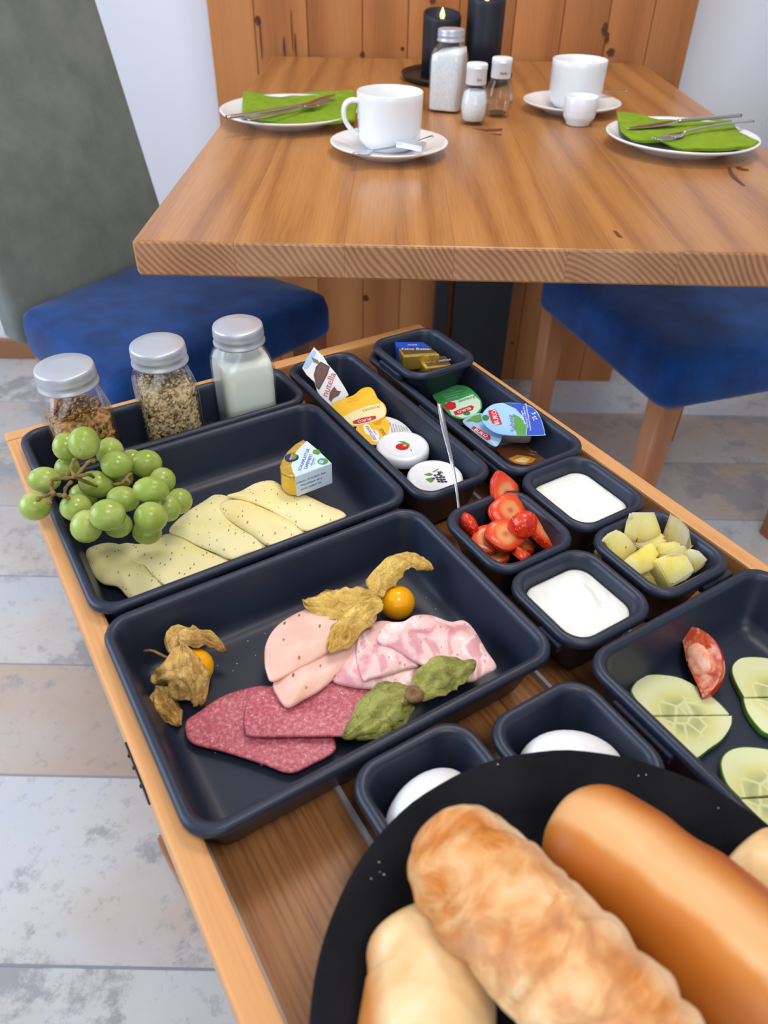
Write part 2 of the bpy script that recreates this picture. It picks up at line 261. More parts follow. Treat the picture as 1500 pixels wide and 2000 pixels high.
m = newmat('black_fabric', s(26, 26, 30), 0.85, spec=0.15); t = NT(m); v = t.coord(); t.bump(t.noise(v, 700, 3), 0.5, 0.001); t.color(t.ramp(t.noise(v, 25, 4), [(0.35, s(15, 15, 18)), (0.7, s(27, 27, 31))])); M['blackcloth'] = m
M['crumb'] = newmat('bread_crumb', s(226, 212, 180), 0.8)
m = noisy('toasted_granola', s(120, 68, 30), s(214, 162, 98), 300, 0.6); M['granola'] = m
m = newmat('muesli_flake', s(196, 168, 124), 0.7); t = NT(m); v = t.coord(); c = t.ramp(t.noise(v, 300, 4), [(0.32, s(96, 64, 38)), (0.44, s(176, 142, 98)), (0.58, s(226, 206, 168)), (0.68, s(222, 166, 60))]); t.color(c); M['muesli'] = m
M['raisin'] = newmat('dark_fruit', s(70, 36, 34), 0.4)
def flat(name, *c, rough=0.35): M[name] = newmat(name, s(*c), rough); return M[name]
flat('ink_black', 34, 34, 36); flat('ink_red', 196, 28, 40); flat('ink_white', 240, 240, 240); flat('ink_blue', 22, 52, 140); flat('ink_green', 40, 120, 62)
flat('ink_yellow', 244, 196, 30); flat('ink_orange', 232, 146, 40); flat('ink_grey', 120, 120, 118); flat('ink_brown', 92, 38, 26); flat('ink_sky', 150, 196, 232); flat('ink_gold', 190, 160, 90)
flat('lid_green', 60, 150, 84); flat('lid_palegreen', 196, 222, 196); flat('lid_blue', 34, 74, 180); flat('lid_sky', 156, 196, 232); flat('lid_yellow', 244, 190, 40); flat('lid_cream', 240, 226, 168); flat('lid_white', 232, 232, 234); flat('lid_brown', 110, 62, 40)
flat('label_pale', 206, 224, 238); flat('butter_dark', 84, 70, 52); flat('ink_purple', 52, 44, 74); flat('ink_leaf', 86, 150, 60)
M['tub'] = newmat('pale_plastic_tub', s(222, 222, 224), 0.3, trans=0.15)
M['jamglass'] = newmat('dark_jam_glass', s(30, 14, 22), 0.06, spec=0.6)

# ------------------------------------------------------------------ object helpers
def props(o, label=None, cat=None, group=None, kind=None):
    if label: o['label'] = label
    if cat: o['category'] = cat
    if group: o['group'] = group
    if kind: o['kind'] = kind
    return o
def thing(name, label, cat, mat4, group=None, kind=None):
    o = bpy.data.objects.new(name, None); COL.objects.link(o)
    if not isinstance(mat4, Matrix): mat4 = Matrix.Translation(Vector(mat4))
    o.matrix_world = mat4; o['_m'] = 0; del o['_m']
    o.empty_display_size = 0.02
    MW[o.name] = mat4.copy()
    return props(o, label, cat, group, kind)
MW = {}
def finish(name, bm, mat, parent=None, world=True, smooth=True, origin=None, mats=None, label=None, kind=None):
    """link bm as one mesh; world=True: vertices are in world space and are moved into the parent's frame"""
    root = None
    if parent is not None:
        root = parent
        while root.parent is not None: root = root.parent
    if parent is None:
        o0 = origin if origin is not None else Vector((0, 0, 0))
        if isinstance(o0, Matrix): Mt = o0
        else: Mt = Matrix.Translation(Vector(o0))
    else: Mt = MW[root.name]
    if world: bm.transform(Mt.inverted())
    bmesh.ops.recalc_face_normals(bm, faces=bm.faces[:])
    me = bpy.data.meshes.new(name); bm.to_mesh(me); bm.free()
    for f in me.polygons: f.use_smooth = smooth
    for mm in (mats or [mat]): me.materials.append(mm)
    o = bpy.data.objects.new(name, me); COL.objects.link(o)
    if parent is None: o.matrix_world = Mt; MW[o.name] = Mt.copy()
    else: o.parent = parent
    return props(o, label, None, None, kind)
def V3(*a): return Vector(a)
def frameM(o, x, yhint):
    x = x.normalized(); z = x.cross(yhint).normalized(); y = z.cross(x)
    return Matrix(((x.x, y.x, z.x, o.x), (x.y, y.y, z.y, o.y), (x.z, y.z, z.z, o.z), (0, 0, 0, 1)))
TRAYM = lambda u, v, z: frameM(T(u, v, z), TU, TV)
def box(bm, x0, x1, y0, y1, z0, z1, M4=None, bevel=0.0, seg=1):
    vs = [bm.verts.new((x, y, z)) for x in (x0, x1) for y in (y0, y1) for z in (z0, z1)]
    fs = [(0, 1, 3, 2), (4, 6, 7, 5), (0, 4, 5, 1), (2, 3, 7, 6), (0, 2, 6, 4), (1, 5, 7, 3)]
    F = [bm.faces.new([vs[i] for i in f]) for f in fs]
    if bevel:
        es = list({e for f in F for e in f.edges})
        r = bmesh.ops.bevel(bm, geom=es, offset=bevel, segments=seg, affect='EDGES', profile=0.6)
        vs = list({v for f in r['faces'] for v in f.verts} | {v for v in vs if v.is_valid})
    if M4 is not None: bmesh.ops.transform(bm, matrix=M4, verts=vs)
    return vs
def loft(bm, rings, cap0=True, cap1=True, closed=True):
    R_ = [[bm.verts.new(p) for p in r] for r in rings]; n = len(R_[0])
    for a, b in zip(R_, R_[1:]):
        for i in range(n if closed else n-1):
            j = (i+1) % n
            bm.faces.new((a[i], a[j], b[j], b[i]))
    if cap0: bm.faces.new(R_[0][::-1])
    if cap1: bm.faces.new(R_[-1])
    return R_
def circ(r, z, n=32, cx=0, cy=0, sx=1, sy=1): return [Vector((cx+r*sx*math.cos(2*PI*i/n), cy+r*sy*math.sin(2*PI*i/n), z)) for i in range(n)]
def lathe(bm, prof, n=32, cap0=True, cap1=True, M4=None):
    rs = [circ(max(r, 1e-5), z, n) for r, z in prof]
    if M4 is not None: rs = [[M4 @ p for p in r] for r in rs]
    return loft(bm, rs, cap0, cap1)
def rrect(hw, hd, r, z, k=6):
    r = min(r, hw*0.999, hd*0.999); pts = []
    for cx, cy, a0 in ((hw-r, hd-r, 0), (-hw+r, hd-r, 90), (-hw+r, -hd+r, 180), (hw-r, -hd+r, 270)):
        for i in range(k+1):
            a = R(a0+90*i/k); pts.append(Vector((cx+r*math.cos(a), cy+r*math.sin(a), z)))
    return pts
def tube(bm, pts, rad, n=8, closed=False):
    rings = []; N = len(pts)
    for i, p in enumerate(pts):
        d = (pts[min(i+1, N-1)]-pts[max(i-1, 0)]).normalized(); a = d.cross(Vector((0.13, 0.27, 1))).normalized(); b = d.cross(a)
        r = rad[i] if isinstance(rad, (list, tuple)) else rad
        rings.append([p+a*r*math.cos(2*PI*k/n)+b*r*math.sin(2*PI*k/n) for k in range(n)])
    loft(bm, rings)
def catmull(pts, n, closed=True):
    N = len(pts); out = []
    tot = N if closed else N-1
    for k in range(n if closed else n+1):
        t_ = k*tot/n; i = min(int(t_), tot-1) if not closed else int(t_); f = t_-i
        g = (lambda j: pts[j % N]) if closed else (lambda j: pts[max(0, min(N-1, j))])
        p0, p1, p2, p3 = g(i-1), g(i), g(i+1), g(i+2)
        out.append(0.5*((2*p1)+(p2-p0)*f+(2*p0-5*p1+4*p2-p3)*f*f+(3*p1-p0-3*p2+p3)*f**3))
    return out
def pillow(bm, outline, thick, n=64, rings=9, edge=0.0012, amp=0.001, fr=45, seed=0.0, zf=None, smooth=True, base_amp=None, dome=0.0):
    """a slab filling a closed outline (world points whose z is the top surface), with rounded edges and soft waves"""
    pts = catmull(outline, n) if smooth else outline
    n = len(pts); c = sum(pts, Vector())/n
    L = sum((p-c).length for p in pts)/n
    ts = [1.0, 1-0.4*edge/L, 1-edge/L*1.2] + [(1-edge/L*1.2)*(1-k/(rings)) for k in range(1, rings)]
    hs = [-0.5, -0.12, 0] + [0]*(rings-1)
    def P(p, t_, h, side):
        q = c+(p-c)*t_; z = q.z if zf is None else zf(q)
        a = amp*noise.noise(Vector((q.x*fr+seed, q.y*fr, seed)))*2*(1-t_**8 if base_amp is None else 1)+dome*(1-t_**2.5)
        return Vector((q.x, q.y, z+a+(h*thick if side > 0 else -thick-h*thick)))
    top = [[bm.verts.new(P(p, t_, h, 1)) for p in pts] for t_, h in zip(ts, hs)]
    bot = [top[0]]+[[bm.verts.new(P(p, t_, h, -1)) for p in pts] for t_, h in list(zip(ts, hs))[1:]]
    for S in (top, bot):
        for a, b in zip(S, S[1:]):
            for i in range(n):
                j = (i+1) % n; bm.faces.new((a[i], a[j], b[j], b[i]))
        q = bm.verts.new(sum((v.co for v in S[-1]), Vector())/n)
        for i in range(n): bm.faces.new((S[-1][i], S[-1][(i+1) % n], q))
def zoomer(x0, y0, sc): return lambda x, y: (x0+x/sc, y0+y/sc)
def W(pts, z, zm=None):
    """measured outline points -> world; z constant or per-point third value"""
    out = []
    for p in pts:
        x, y = (zm(p[0], p[1]) if zm else (p[0], p[1])); zz = p[2] if len(p) > 2 else z
        out.append(at(x, y, zz))
    return out
def text(parent, string, size, M4, mat, name='lettering', extrude=0.0, shear=0.0, align='CENTER', root=None):
    """M4: frame in the root thing's local space"""
    cu = bpy.data.curves.new('t', 'FONT'); cu.body = string; cu.size = size; cu.extrude = extrude; cu.align_x = align; cu.align_y = 'CENTER'; cu.shear = shear; cu.resolution_u = 2
    to = bpy.data.objects.new('t', cu); COL.objects.link(to)
    dg = bpy.context.evaluated_depsgraph_get(); me = bpy.data.meshes.new_from_object(to.evaluated_get(dg))
    bpy.data.objects.remove(to); bpy.data.curves.remove(cu)
    me.name = name; me.transform(M4); me.materials.clear(); me.materials.append(mat)
    o = bpy.data.objects.new(name, me); COL.objects.link(o); o.parent = parent
    return o
def decal(parent, pts2, z, mat, name='print', th=0.00012):
    """thin printed patch in the local frame of the parent's root"""
    bm = bmesh.new(); loft(bm, [[Vector((x, y, z)) for x, y in pts2], [Vector((x, y, z+th)) for x, y in pts2]])
    return finish(name, bm, mat, parent, world=False, smooth=False)
def ell(cx, cy, rx, ry, n=20, a0=0, a1=360): return [(cx+rx*math.cos(R(a0+(a1-a0)*i/n)), cy+ry*math.sin(R(a0+(a1-a0)*i/n))) for i in range(n if a1-a0 == 360 else n+1)]
def LT(x, y, z, rot=0): return Matrix.Translation((x, y, z)) @ Matrix.Rotation(R(rot), 4, 'Z')

# ================================================================== SETTING
def struct(name, bm, mat, parent=None, smooth=False):
    o = finish(name, bm, mat, parent, smooth=smooth); o['kind'] = 'structure'; return o
YW = 1.925
bm = bmesh.new(); box(bm, -2.4, 2.6, -2.6, 2.1, -0.06, -0.002); floor = struct('floor', bm, M['grout'])
ys = [-2.6, -2.35, -2.1, -1.85, -1.6, -1.35, -1.1, -0.85, -0.6, -0.38, -0.13, 0.105, 0.357, 0.617, 0.828, 1.043, 1.258, 1.47, 1.685, 1.925]
random.seed(4)
for i in range(len(ys)-1):
    off = random.random()*0.9; TL_ = 1.2
    if ys[i] > 0.1: off = 0.95+0.25*random.random() if i % 2 else 0.05*random.random()
    if ys[i] > 0.1: off = (0.3, 1.05)[i % 2]*1.0 if False else off
    tmat = M['tile_beige'] if i in (13, 16, 17, 9) else M['tile']  # beige stone; far rows also carry the wood's brown reflection and shade as colour
    x = -2.4-off
    while x < 2.6:
        a, b_ = max(x, -2.4), min(x+TL_, 2.6)
        if b_-a > 0.02:
            bm = bmesh.new(); box(bm, a+0.0015, b_-0.0015, ys[i]+0.0017, ys[i+1]-0.0017, -0.01, 0, bevel=0.0012)
            o = finish('tile', bm, tmat, floor, smooth=False)
        x += TL_
bm = bmesh.new(); box(bm, -2.4, 2.6, YW, YW+0.15, 0, 2.5); struct('wall_far', bm, M['wall'])
bm = bmesh.new(); box(bm, 2.6, 2.75, -2.6, 2.1, 0, 2.5); struct('wall_right', bm, M['wall'])
bm = bmesh.new(); box(bm, -2.4, 2.6, -2.6, 2.1, 2.5, 2.6); struct('ceiling', bm, M['ceil'])
bm = bmesh.new()
for a in ((-2.6, -0.75, 0, 2.5), (1.35, 2.1, 0, 2.5), (-0.75, 1.35, 0, 0.85), (-0.75, 1.35, 2.25, 2.5)): box(bm, -2.55, -2.4, a[0], a[1], a[2], a[3])
struct('wall_left', bm, M['wall'])
bm = bmesh.new()
for a in ((-2.4, -0.9, 0, 2.5), (1.5, 2.6, 0, 2.5), (-0.9, 1.5, 0, 0.85), (-0.9, 1.5, 2.35, 2.5)): box(bm, a[0], a[1], -2.75, -2.6, a[2], a[3])
struct('wall_near', bm, M['wall'])
for k, (fx, args) in enumerate((('x', (-2.5, -2.44, -0.75, 1.35, 0.85, 2.25)), ('y', (-0.9, 1.5, -2.72, -2.66, 0.85, 2.35)))):
    bm = bmesh.new(); x0, x1, y0, y1, z0, z1 = args; f = 0.06
    if fx == 'x':
        for yy in (y0, (y0+y1-f)/2, y1-f): box(bm, x0, x1, yy, yy+f, z0, z1, bevel=0.004)
        for zz in (z0, z1-f): box(bm, x0, x1, y0+f, y1-f, zz, zz+f)
    else:
        for xx in (x0, (x0+x1-f)/2, x1-f): box(bm, xx, xx+f, y0, y1, z0, z1, bevel=0.004)
        for zz in (z0, z1-f): box(bm, x0+f, x1-f, y0, y1, zz, zz+f)
    struct('window_%d' % (k+1), bm, M['white_plastic'])
for k, (cx, cy) in enumerate(((0.25, 1.15), (0.35, -0.35))):
    l = thing('ceiling_lamp', ('square ceiling lamp above the dining table', 'square ceiling lamp above the serving tray')[k], 'lamp', (cx, cy, 2.5))
    bm = bmesh.new(); box(bm, cx-0.28, cx+0.28, cy-0.28, cy+0.28, 2.455, 2.5, bevel=0.006); finish('frame', bm, M['white_plastic'], l, smooth=False)
    bm = bmesh.new(); box(bm, cx-0.25, cx+0.25, cy-0.25, cy+0.25, 2.445, 2.456); finish('diffuser', bm, M['lamp'], l, smooth=False)
bm = bmesh.new(); box(bm, -2.4, -0.42, YW-0.014, YW, 0, 0.06, bevel=0.003); struct('baseboard_left', bm, M['skirt'])
bm = bmesh.new(); box(bm, 0.70, 2.6, YW-0.012, YW, 0, 0.06, bevel=0.003); struct('baseboard_right', bm, paint('pale_skirting', s(196, 190, 184)))

# timber panel behind the table
wp = thing('wood_panel', 'tall honey-brown knotty timber panel behind the dining table', 'panel', (0.12, 1.85, 0))
xs = [-0.386, -0.29, -0.18, -0.065, 0.03, 0.135, 0.25, 0.35, 0.445, 0.535, 0.622]
random.seed(11)
for a, b_ in zip(xs, xs[1:]):
    bm = bmesh.new(); g = 0.0006
    box(bm, a+g, b_-g, 1.85+random.uniform(0, 0.001), YW-0.001, 0.0, 2.2, bevel=0.0012)
    c = Vector(((a+b_)/2+random.uniform(-0.06, 0.06), 1.95, 1.0)); bm.transform(Matrix.Translation(-c))
    o = finish('board', bm, M['pine'], wp, world=False, smooth=False); o.location = c-Vector((0.12, 1.85, 0))
M['knot'] = noisy('dark_knot', s(70, 34, 14), s(110, 58, 26), 300, 0.6)
def knotstain(parent, name, poly, y=None, z=None, mat=None):
    bm = bmesh.new()
    if y is not None: loft(bm, [[Vector((x, y, zz)) for x, zz in poly], [Vector((x, y+0.0008, zz)) for x, zz in poly]])
    else: loft(bm, [[Vector((x, yy, z-0.0008)) for x, yy in poly], [Vector((x, yy, z)) for x, yy in poly]])
    return finish(name, bm, mat or M['knot'], parent, smooth=False)
def aty(px, py, Y):
    d = (px-750)/FPX*RT - (py-1000)/FPX*UP + FW; return CAMP+d*(Y/d.y)
for px, py, w_, h_ in ((503, 40, 0.006, 0.009), (509, 75, 0.0014, 0.04), (570, 60, 0.0010, 0.04), (577, 90, 0.0016, 0.025), (555, 92, 0.002, 0.02), (708, 107, 0.005, 0.007), (1181, 57, 0.006, 0.012), (1186, 74, 0.004, 0.01), (1193, 102, 0.008, 0.008), (786, 95, 0.004, 0.004), (845, 1, 0.006, 0.006), (714, 582, 0.008, 0.009), (748, 690, 0.006, 0.006), (1000, 670, 0.004, 0.005)):
    p = aty(px, py, 1.85)
    knotstain(wp, 'knot', [(p.x+w_*math.cos(a*PI/5)*(1+0.3*math.sin(a*3)), p.z+h_*math.sin(a*PI/5)) for a in range(10)], y=1.8492)

# ================================================================== DINING TABLE
TZ = 0.77
tb = thing('dining_table', 'thick oiled oak dining table set for breakfast, on a black steel column', 'table', (0.13, 1.28, 0))
tx = [-0.2565, -0.155, -0.045, 0.065, 0.178, 0.29, 0.40, 0.527]
random.seed(21)
for i, (a, b_) in enumerate(zip(tx, tx[1:])):
    bm = bmesh.new(); g = 0.00008; e = 0.0025; y0, y1, z0, z1 = 0.7425, 1.835, TZ-0.036, TZ
    pr = [(y0+e, z0), (y1-e, z0), (y1, z0+e), (y1, z1-e), (y1-e, z1), (y0+e, z1), (y0+e*0.3, z1-e*0.3), (y0, z1-e), (y0, z0+e)]
    xa, xb = a+g, b_-g; rings = []
    ea = e if i == 0 else 0; eb = e if i == len(tx)-2 else 0
    cy, cz = (y0+y1)/2, (z0+z1)/2
    def ins(p, d): return (p[0]+(d if p[0] < cy else -d), p[1]+(d if p[1] < cz else -d))
    if ea: rings.append([Vector((xa, *ins(p, e))) for p in pr])
    rings.append([Vector((xa+ea, *p)) for p in pr]); rings.append([Vector((xb-eb, *p)) for p in pr])
    if eb: rings.append([Vector((xb, *ins(p, e))) for p in pr])
    loft(bm, rings)
    bm.normal_update()
    for f_ in bm.faces:
        if abs(f_.normal.y) > 0.9: f_.material_index = 1
    c = Vector(((a+b_)/2+random.choice((-1, 1))*random.uniform(0.0, 0.07), 1.28, TZ-random.uniform(0.06, 0.11))); bm.transform(Matrix.Translation(-c))
    o = finish('plank', bm, M['oak'], tb, world=False, smooth=False, mats=[M['oak'], M['oak_end']]); o.location = c-Vector((0.13, 1.28, 0))
for poly in ([(1197, 450), (1204, 452), (1214, 462), (1216, 465), (1206, 463)], [(1421, 328), (1426, 326), (1431, 338), (1444, 352), (1456, 363), (1450, 363), (1430, 348), (1423, 338)], [(1436, 326), (1444, 325), (1452, 329), (1462, 331), (1463, 334), (1450, 334), (1440, 331)], [(922, 251), (950, 253), (982, 251), (980, 256), (950, 257)], [(955, 262), (980, 262), (978, 265)]):
    q = [at(x, y, TZ) for x, y in poly]; knotstain(tb, 'knot_crack', [(p.x, p.y) for p in q], z=TZ+0.0003)
bm = bmesh.new(); box(bm, 0.166, 0.31, 1.80, 1.845, 0.0, TZ-0.036, bevel=0.002); finish('column', bm, M['steel_black'], tb, smooth=False)
bm = bmesh.new(); box(bm, 0.118, 0.152, 1.80, 1.845, 0.0, TZ-0.036, bevel=0.002); finish('brace', bm, M['steel_black'], tb, smooth=False)

# ================================================================== CHAIRS
def chair(name, label, Q, zb, zt, back=True, backtilt=13, legin=0.10):
    """Q: seat corners (front-left, front-right, back-right, back-left) as (x, y)"""
    c = thing(name, label, 'chair', ((Q[0][0]+Q[2][0])/2, (Q[0][1]+Q[2][1])/2, 0), 'upholstered dining chairs')
    q = [Vector((*p, 0)) for p in Q]; wid = (q[1]-q[0]).length; dep = (q[3]-q[0]).length; hw, hd = wid/2, dep/2
    def bl(x, y, z):
        s_, t_ = x/wid, y/dep; p = (q[0]*(1-s_)+q[1]*s_)*(1-t_)+(q[3]*(1-s_)+q[2]*s_)*t_; return Vector((p.x, p.y, z))
    bm = bmesh.new(); rings = []
    for ins_, z in ((0.03, zb), (0.004, zb+0.002), (0.0, zb+0.012), (0.0, zt-0.03), (0.006, zt-0.012), (0.02, zt-0.002), (0.06, zt+0.003), (0.13, zt+0.006)):
        rings.append([bl(p.x+hw, p.y+hd, z) for p in rrect(hw-ins_, hd-ins_, max(0.03-ins_, 0.012), z, 5)])
    loft(bm, rings); finish('seat', bm, M['blue'], c)
    li = 0.032
    for lx, ly in ((li, li), (wid-li, li), (li, dep-li), (wid-li, dep-li)):
        bm = bmesh.new(); k = 0.022
        loft(bm, [[bl(lx+p.x, ly+p.y, z) for p in rrect(h, h, 0.006, z, 3)] for h, z in ((0.016, 0), (k, zb+0.001))]); finish('leg', bm, M['leg'], c)
    bm = bmesh.new(); rings = []; th = 0.055; e = (q[2]-q[3]).normalized(); nrm = Vector((-e.y, e.x, 0)); nrm = nrm if nrm.dot(q[3]-q[0]) > 0 else -nrm
    wb = (q[2]-q[3]).length; mid = (q[2]+q[3])/2
    for t_ in (0, 0.02, 0.1, 0.5, 0.9, 0.985, 1.0):
        z = zb+0.004+t_*0.72; ins_ = {1.0: 0.02, 0.985: 0.006, 0: 0.012}.get(t_, 0.0); off = 0.003+max(z-zt, 0)*math.tan(R(backtilt))
        rings.append([mid+e*p.x+nrm*(p.y+off+th/2)+Vector((0, 0, z)) for p in rrect(wb/2+0.002-ins_, th/2-ins_*0.8, 0.016, z, 5)])
    loft(bm, rings); finish('backrest', bm, M['grey'], c)
    return c
c1 = chair('dining_chair', 'blue-seated chair with a tall grey-green backrest, left of the table', [(-0.387, 0.92), (-0.092, 1.262), (-0.424, 1.48), (-0.622, 1.166)], 0.42, 0.50)
c2 = chair('dining_chair', 'blue-seated chair tucked under the right side of the table', [(0.300, 1.463), (0.447, 1.048), (0.86, 1.19), (0.717, 1.613)], 0.395, 0.485)

# ================================================================== SERVING TRAY ON STAND
ZB = 0.628      # tray floor top
tr = thing('serving_tray', 'long beech serving tray with a brown board floor holding the breakfast boxes', 'tray', TRAYM(0.228, 0.3, ZB))
def tbox(name, u0, u1, v0, v1, z0, z1, mat, parent, bevel=0.002, **k):
    bm = bmesh.new(); box(bm, u0, u1, v0, v1, z0, z1, M4=frameM(Vector((0, 0, 0)), TU, TV), bevel=bevel, seg=2); return finish(name, bm, mat, parent, smooth=False, **k)
V0, V1 = -0.085, 0.6445
for i in range(4):
    a = 0.0255+i*(0.4095/4); tbox('floor_board', a+0.0002, a+0.4095/4-0.0002, V0+0.015, V1-0.014, 0.618, ZB, M['acacia'], tr, 0.0006)
tbox('rail', 0.009, 0.0255, V0, V1-0.0147, 0.606, 0.668, M['rail'], tr)
tbox('rail', 0.435, 0.4495, V0, V1-0.0147, 0.606, 0.668, M['rail'], tr)
RX = bmesh.new(); box(RX, 0.009, 0.4495, V1-0.0145, V1, 0.606, 0.668, M4=frameM(Vector((0, 0, 0)), TU, TV), bevel=0.002, seg=2)
m_ = M['rail'].copy(); m_.name = 'beech_end_rail'; M['rail_x'] = wood('beech_rail_across', 'X', s(186, 122, 66), s(208, 146, 88), s(222, 166, 108), rings=5, rough=0.4, pore=0.22, bump=0.04, tone=0.0)
finish('end_rail', RX, M['rail_x'], tr, smooth=False)
tbox('end_rail', 0.0257, 0.4348, V0, V0+0.0145, 0.606, 0.668, M['rail_x'], tr)
for u in (0.0275, 0.1065, 0.263, 0.345, 0.432):
    tbox('acrylic_strip', u-0.0014, u+0.0014, V0+0.02 if u > 0.03 else 0.05, 0.625, ZB, 0.634, M['clear'], tr, 0.0003)
hb = bmesh.new(); FM = frameM(Vector((0, 0, 0)), TU, TV)
box(hb, 0.0078, 0.0092, 0.252, 0.288, 0.644, 0.660, M4=FM, bevel=0.0006)
for v in (0.272, 0.281, 0.259): lathe(hb, [(0.0012, 0), (0.0012, 0.0006), (0.0006, 0.001)], 8, M4=FM @ Matrix.Translation((0.0078, v, 0.655)) @ Matrix.Rotation(R(-90), 4, 'Y'))
finish('hinge_plate', hb, M['hinge'], tr, smooth=False)
st = thing('tray_stand', 'wooden folding stand carrying the serving tray, foot runners on the floor', 'stand', TRAYM(0.228, 0.3, 0))
for u0 in (0.014, 0.40):
    bm = bmesh.new(); e_ = 0.0 if u0 > 0.1 else 1.0
    a_ = (T(u0+e_*0.055, -0.02), T(u0+0.034+e_*0.055, -0.02), T(u0+0.034, 0.589), T(u0, 0.589)); loft(bm, [[p+Vector((0, 0, z)) for p in a_] for z in (0.0, 0.042)]); bmesh.ops.bevel(bm, geom=bm.edges[:], offset=0.003, segments=2, affect='EDGES'); finish('foot_runner', bm, M['leg'], st, smooth=False)
    for v in (0.06, 0.40): tbox('upright', u0+(0.034 if u0 < 0.1 else 0.006), u0+(0.056 if u0 < 0.1 else 0.028), v, v+0.04, 0.042, 0.585, M['leg'], st, 0.002)
tbox('cross_bar', 0.042, 0.406, 0.065, 0.095, 0.30, 0.33, M['leg'], st, 0.002)
for v in (0.06, 0.40): tbox('support_bar', 0.02, 0.428, v, v+0.04, 0.585, 0.606, M['leg'], st, 0.002)

# ================================================================== NAVY BOXES
def navy_box(label, u0, u1, v0, v1, zr=0.680, r=0.019, clips=()):
    cu, cv = (u0+u1)/2, (v0+v1)/2; hw, hd = (u1-u0)/2, (v1-v0)/2; h = zr-0.0462
    b = thing('storage_box', label, 'box', TRAYM(cu, cv, h), 'navy storage boxes on the tray')
    prof = [(0.020, h), (0.0165, h+0.0008), (0.0145, h+0.004), (0.0045, zr-0.0075), (0.0035, zr-0.0066), (0.0008, zr-0.0066), (0.0, zr-0.0054), (0.0, zr-0.003), (0.0010, zr-0.0009), (0.0030, zr), (0.0052, zr-0.0004), (0.0070, zr-0.0020), (0.0076, zr-0.005), (0.0135, h+0.012), (0.0160, h+0.0070), (0.0195, h+0.0040), (0.0245, h+0.0030)]
    bm = bmesh.new(); rings = [[T(cu+p.x, cv+p.y, p.z) for p in rrect(hw-i_, hd-i_, max(r-i_*0.7, 0.006), z, 7)] for i_, z in prof]
    loft(bm, rings); finish('body', bm, M['box'], b)
    for side, c, L in clips:
        bm = bmesh.new()
        a0, a1 = c-L/2, c+L/2
        if side == 'f': box(bm, a0, a1, v0-0.0022, v0+0.003, zr-0.0135, zr-0.0065, M4=FM, bevel=0.0008)
        if side == 'k': box(bm, a0, a1, v1-0.003, v1+0.0022, zr-0.0135, zr-0.0065, M4=FM, bevel=0.0008)
        if side == 'l': box(bm, u0-0.0025, u0+0.003, a0, a1, zr-0.0135, zr-0.0065, M4=FM, bevel=0.0008)
        if side == 'r': box(bm, u1-0.003, u1+0.0022, a0, a1, zr-0.0135, zr-0.0065, M4=FM, bevel=0.0008)
        finish('clip', bm, M['box'], b, smooth=False)
    return b
navy_box('long narrow navy box at the far left, holding the three capped jars', 0.018, 0.262, 0.5445, 0.620)
navy_box('large navy box with the cheese slices and grapes', 0.018, 0.263, 0.3735, 0.5425, clips=(('f', 0.075, 0.05), ('f', 0.165, 0.04), ('f', 0.235, 0.03)))
navy_box('large navy box with the sausage and ham slices', 0.018, 0.259, 0.1975, 0.3685)
navy_box('long navy box with the jam jars and honey portions', 0.2655, 0.3405, 0.3655, 0.612)
navy_box('long navy box with the cream cheese portions', 0.3485, 0.432, 0.3545, 0.5985, clips=(('l', 0.39, 0.035), ('l', 0.475, 0.035)))
navy_box('small navy box of butter packs, stacked on the back end of another box', 0.349, 0.428, 0.5055, 0.592, zr=0.694, clips=(('l', 0.545, 0.035),))
navy_box('small navy box of yoghurt at the right edge of the tray', 0.346, 0.421, 0.2735, 0.3545)
navy_box('small navy box of sliced strawberries', 0.2665, 0.342, 0.2690, 0.3465)
navy_box('small navy box of yoghurt beside the ham box', 0.2645, 0.3395, 0.1915, 0.2675, clips=(('l', 0.215, 0.02),))
navy_box('small navy box of pineapple pieces', 0.3455, 0.4205, 0.1945, 0.2725, clips=(('f', 0.40, 0.03),))
navy_box('large navy box with cucumber and tomato at the right', 0.2645, 0.433, -0.055, 0.1890, clips=(('l', 0.135, 0.045), ('l', 0.03, 0.045)))
navy_box('small navy egg box next to the ham box', 0.1000, 0.1770, 0.1215, 0.1955)
navy_box('small navy egg box next to the cucumber box', 0.1810, 0.2560, 0.1015, 0.1820)
BF = 0.6368   # inner floor of the boxes

def specks(parent, pts, mat, name, z):
    bm = bmesh.new()
    for x, y, r_ in pts: bmesh.ops.create_icosphere(bm, subdivisions=1, radius=r_, matrix=Matrix.Translation(at(x, y, z)) @ Matrix.Diagonal((1, 1, 0.6, 1)))
    return finish(name, bm, mat, parent, kind='stuff')
BX = {o['label']: o for o in bpy.data.objects if o.name.startswith('storage_box')}
specks(BX['large navy box with the sausage and ham slices'], [(484, 1252, .0005), (518, 1237, .0004), (413, 1284, .0006), (425, 1300, .0004), (499, 1280, .0004), (463, 1296, .0005), (511, 1493, .0011), (833, 1167, .0004), (813, 1133, .0009), (851, 1189, .0005), (797, 1122, .0004), (455, 1310, .0004), (560, 1430, .0004), (420, 1470, .0004)], M['crumb'], 'crumbs', BF+0.0002)
bm = bmesh.new()
for x, y, r_ in ((1393, 1226, .0026), (1430, 1250, .0006), (1405, 1266, .0008), (1462, 1274, .0006), (1424, 1352, .0006), (1310, 1276, .0007)): bmesh.ops.create_uvsphere(bm, u_segments=12, v_segments=6, radius=r_, matrix=Matrix.Translation(at(x, y, BF)) @ Matrix.Diagonal((1, 1, 0.45, 1)))
finish('water_drops', bm, M['glass'], BX['large navy box with cucumber and tomato at the right'], kind='stuff')

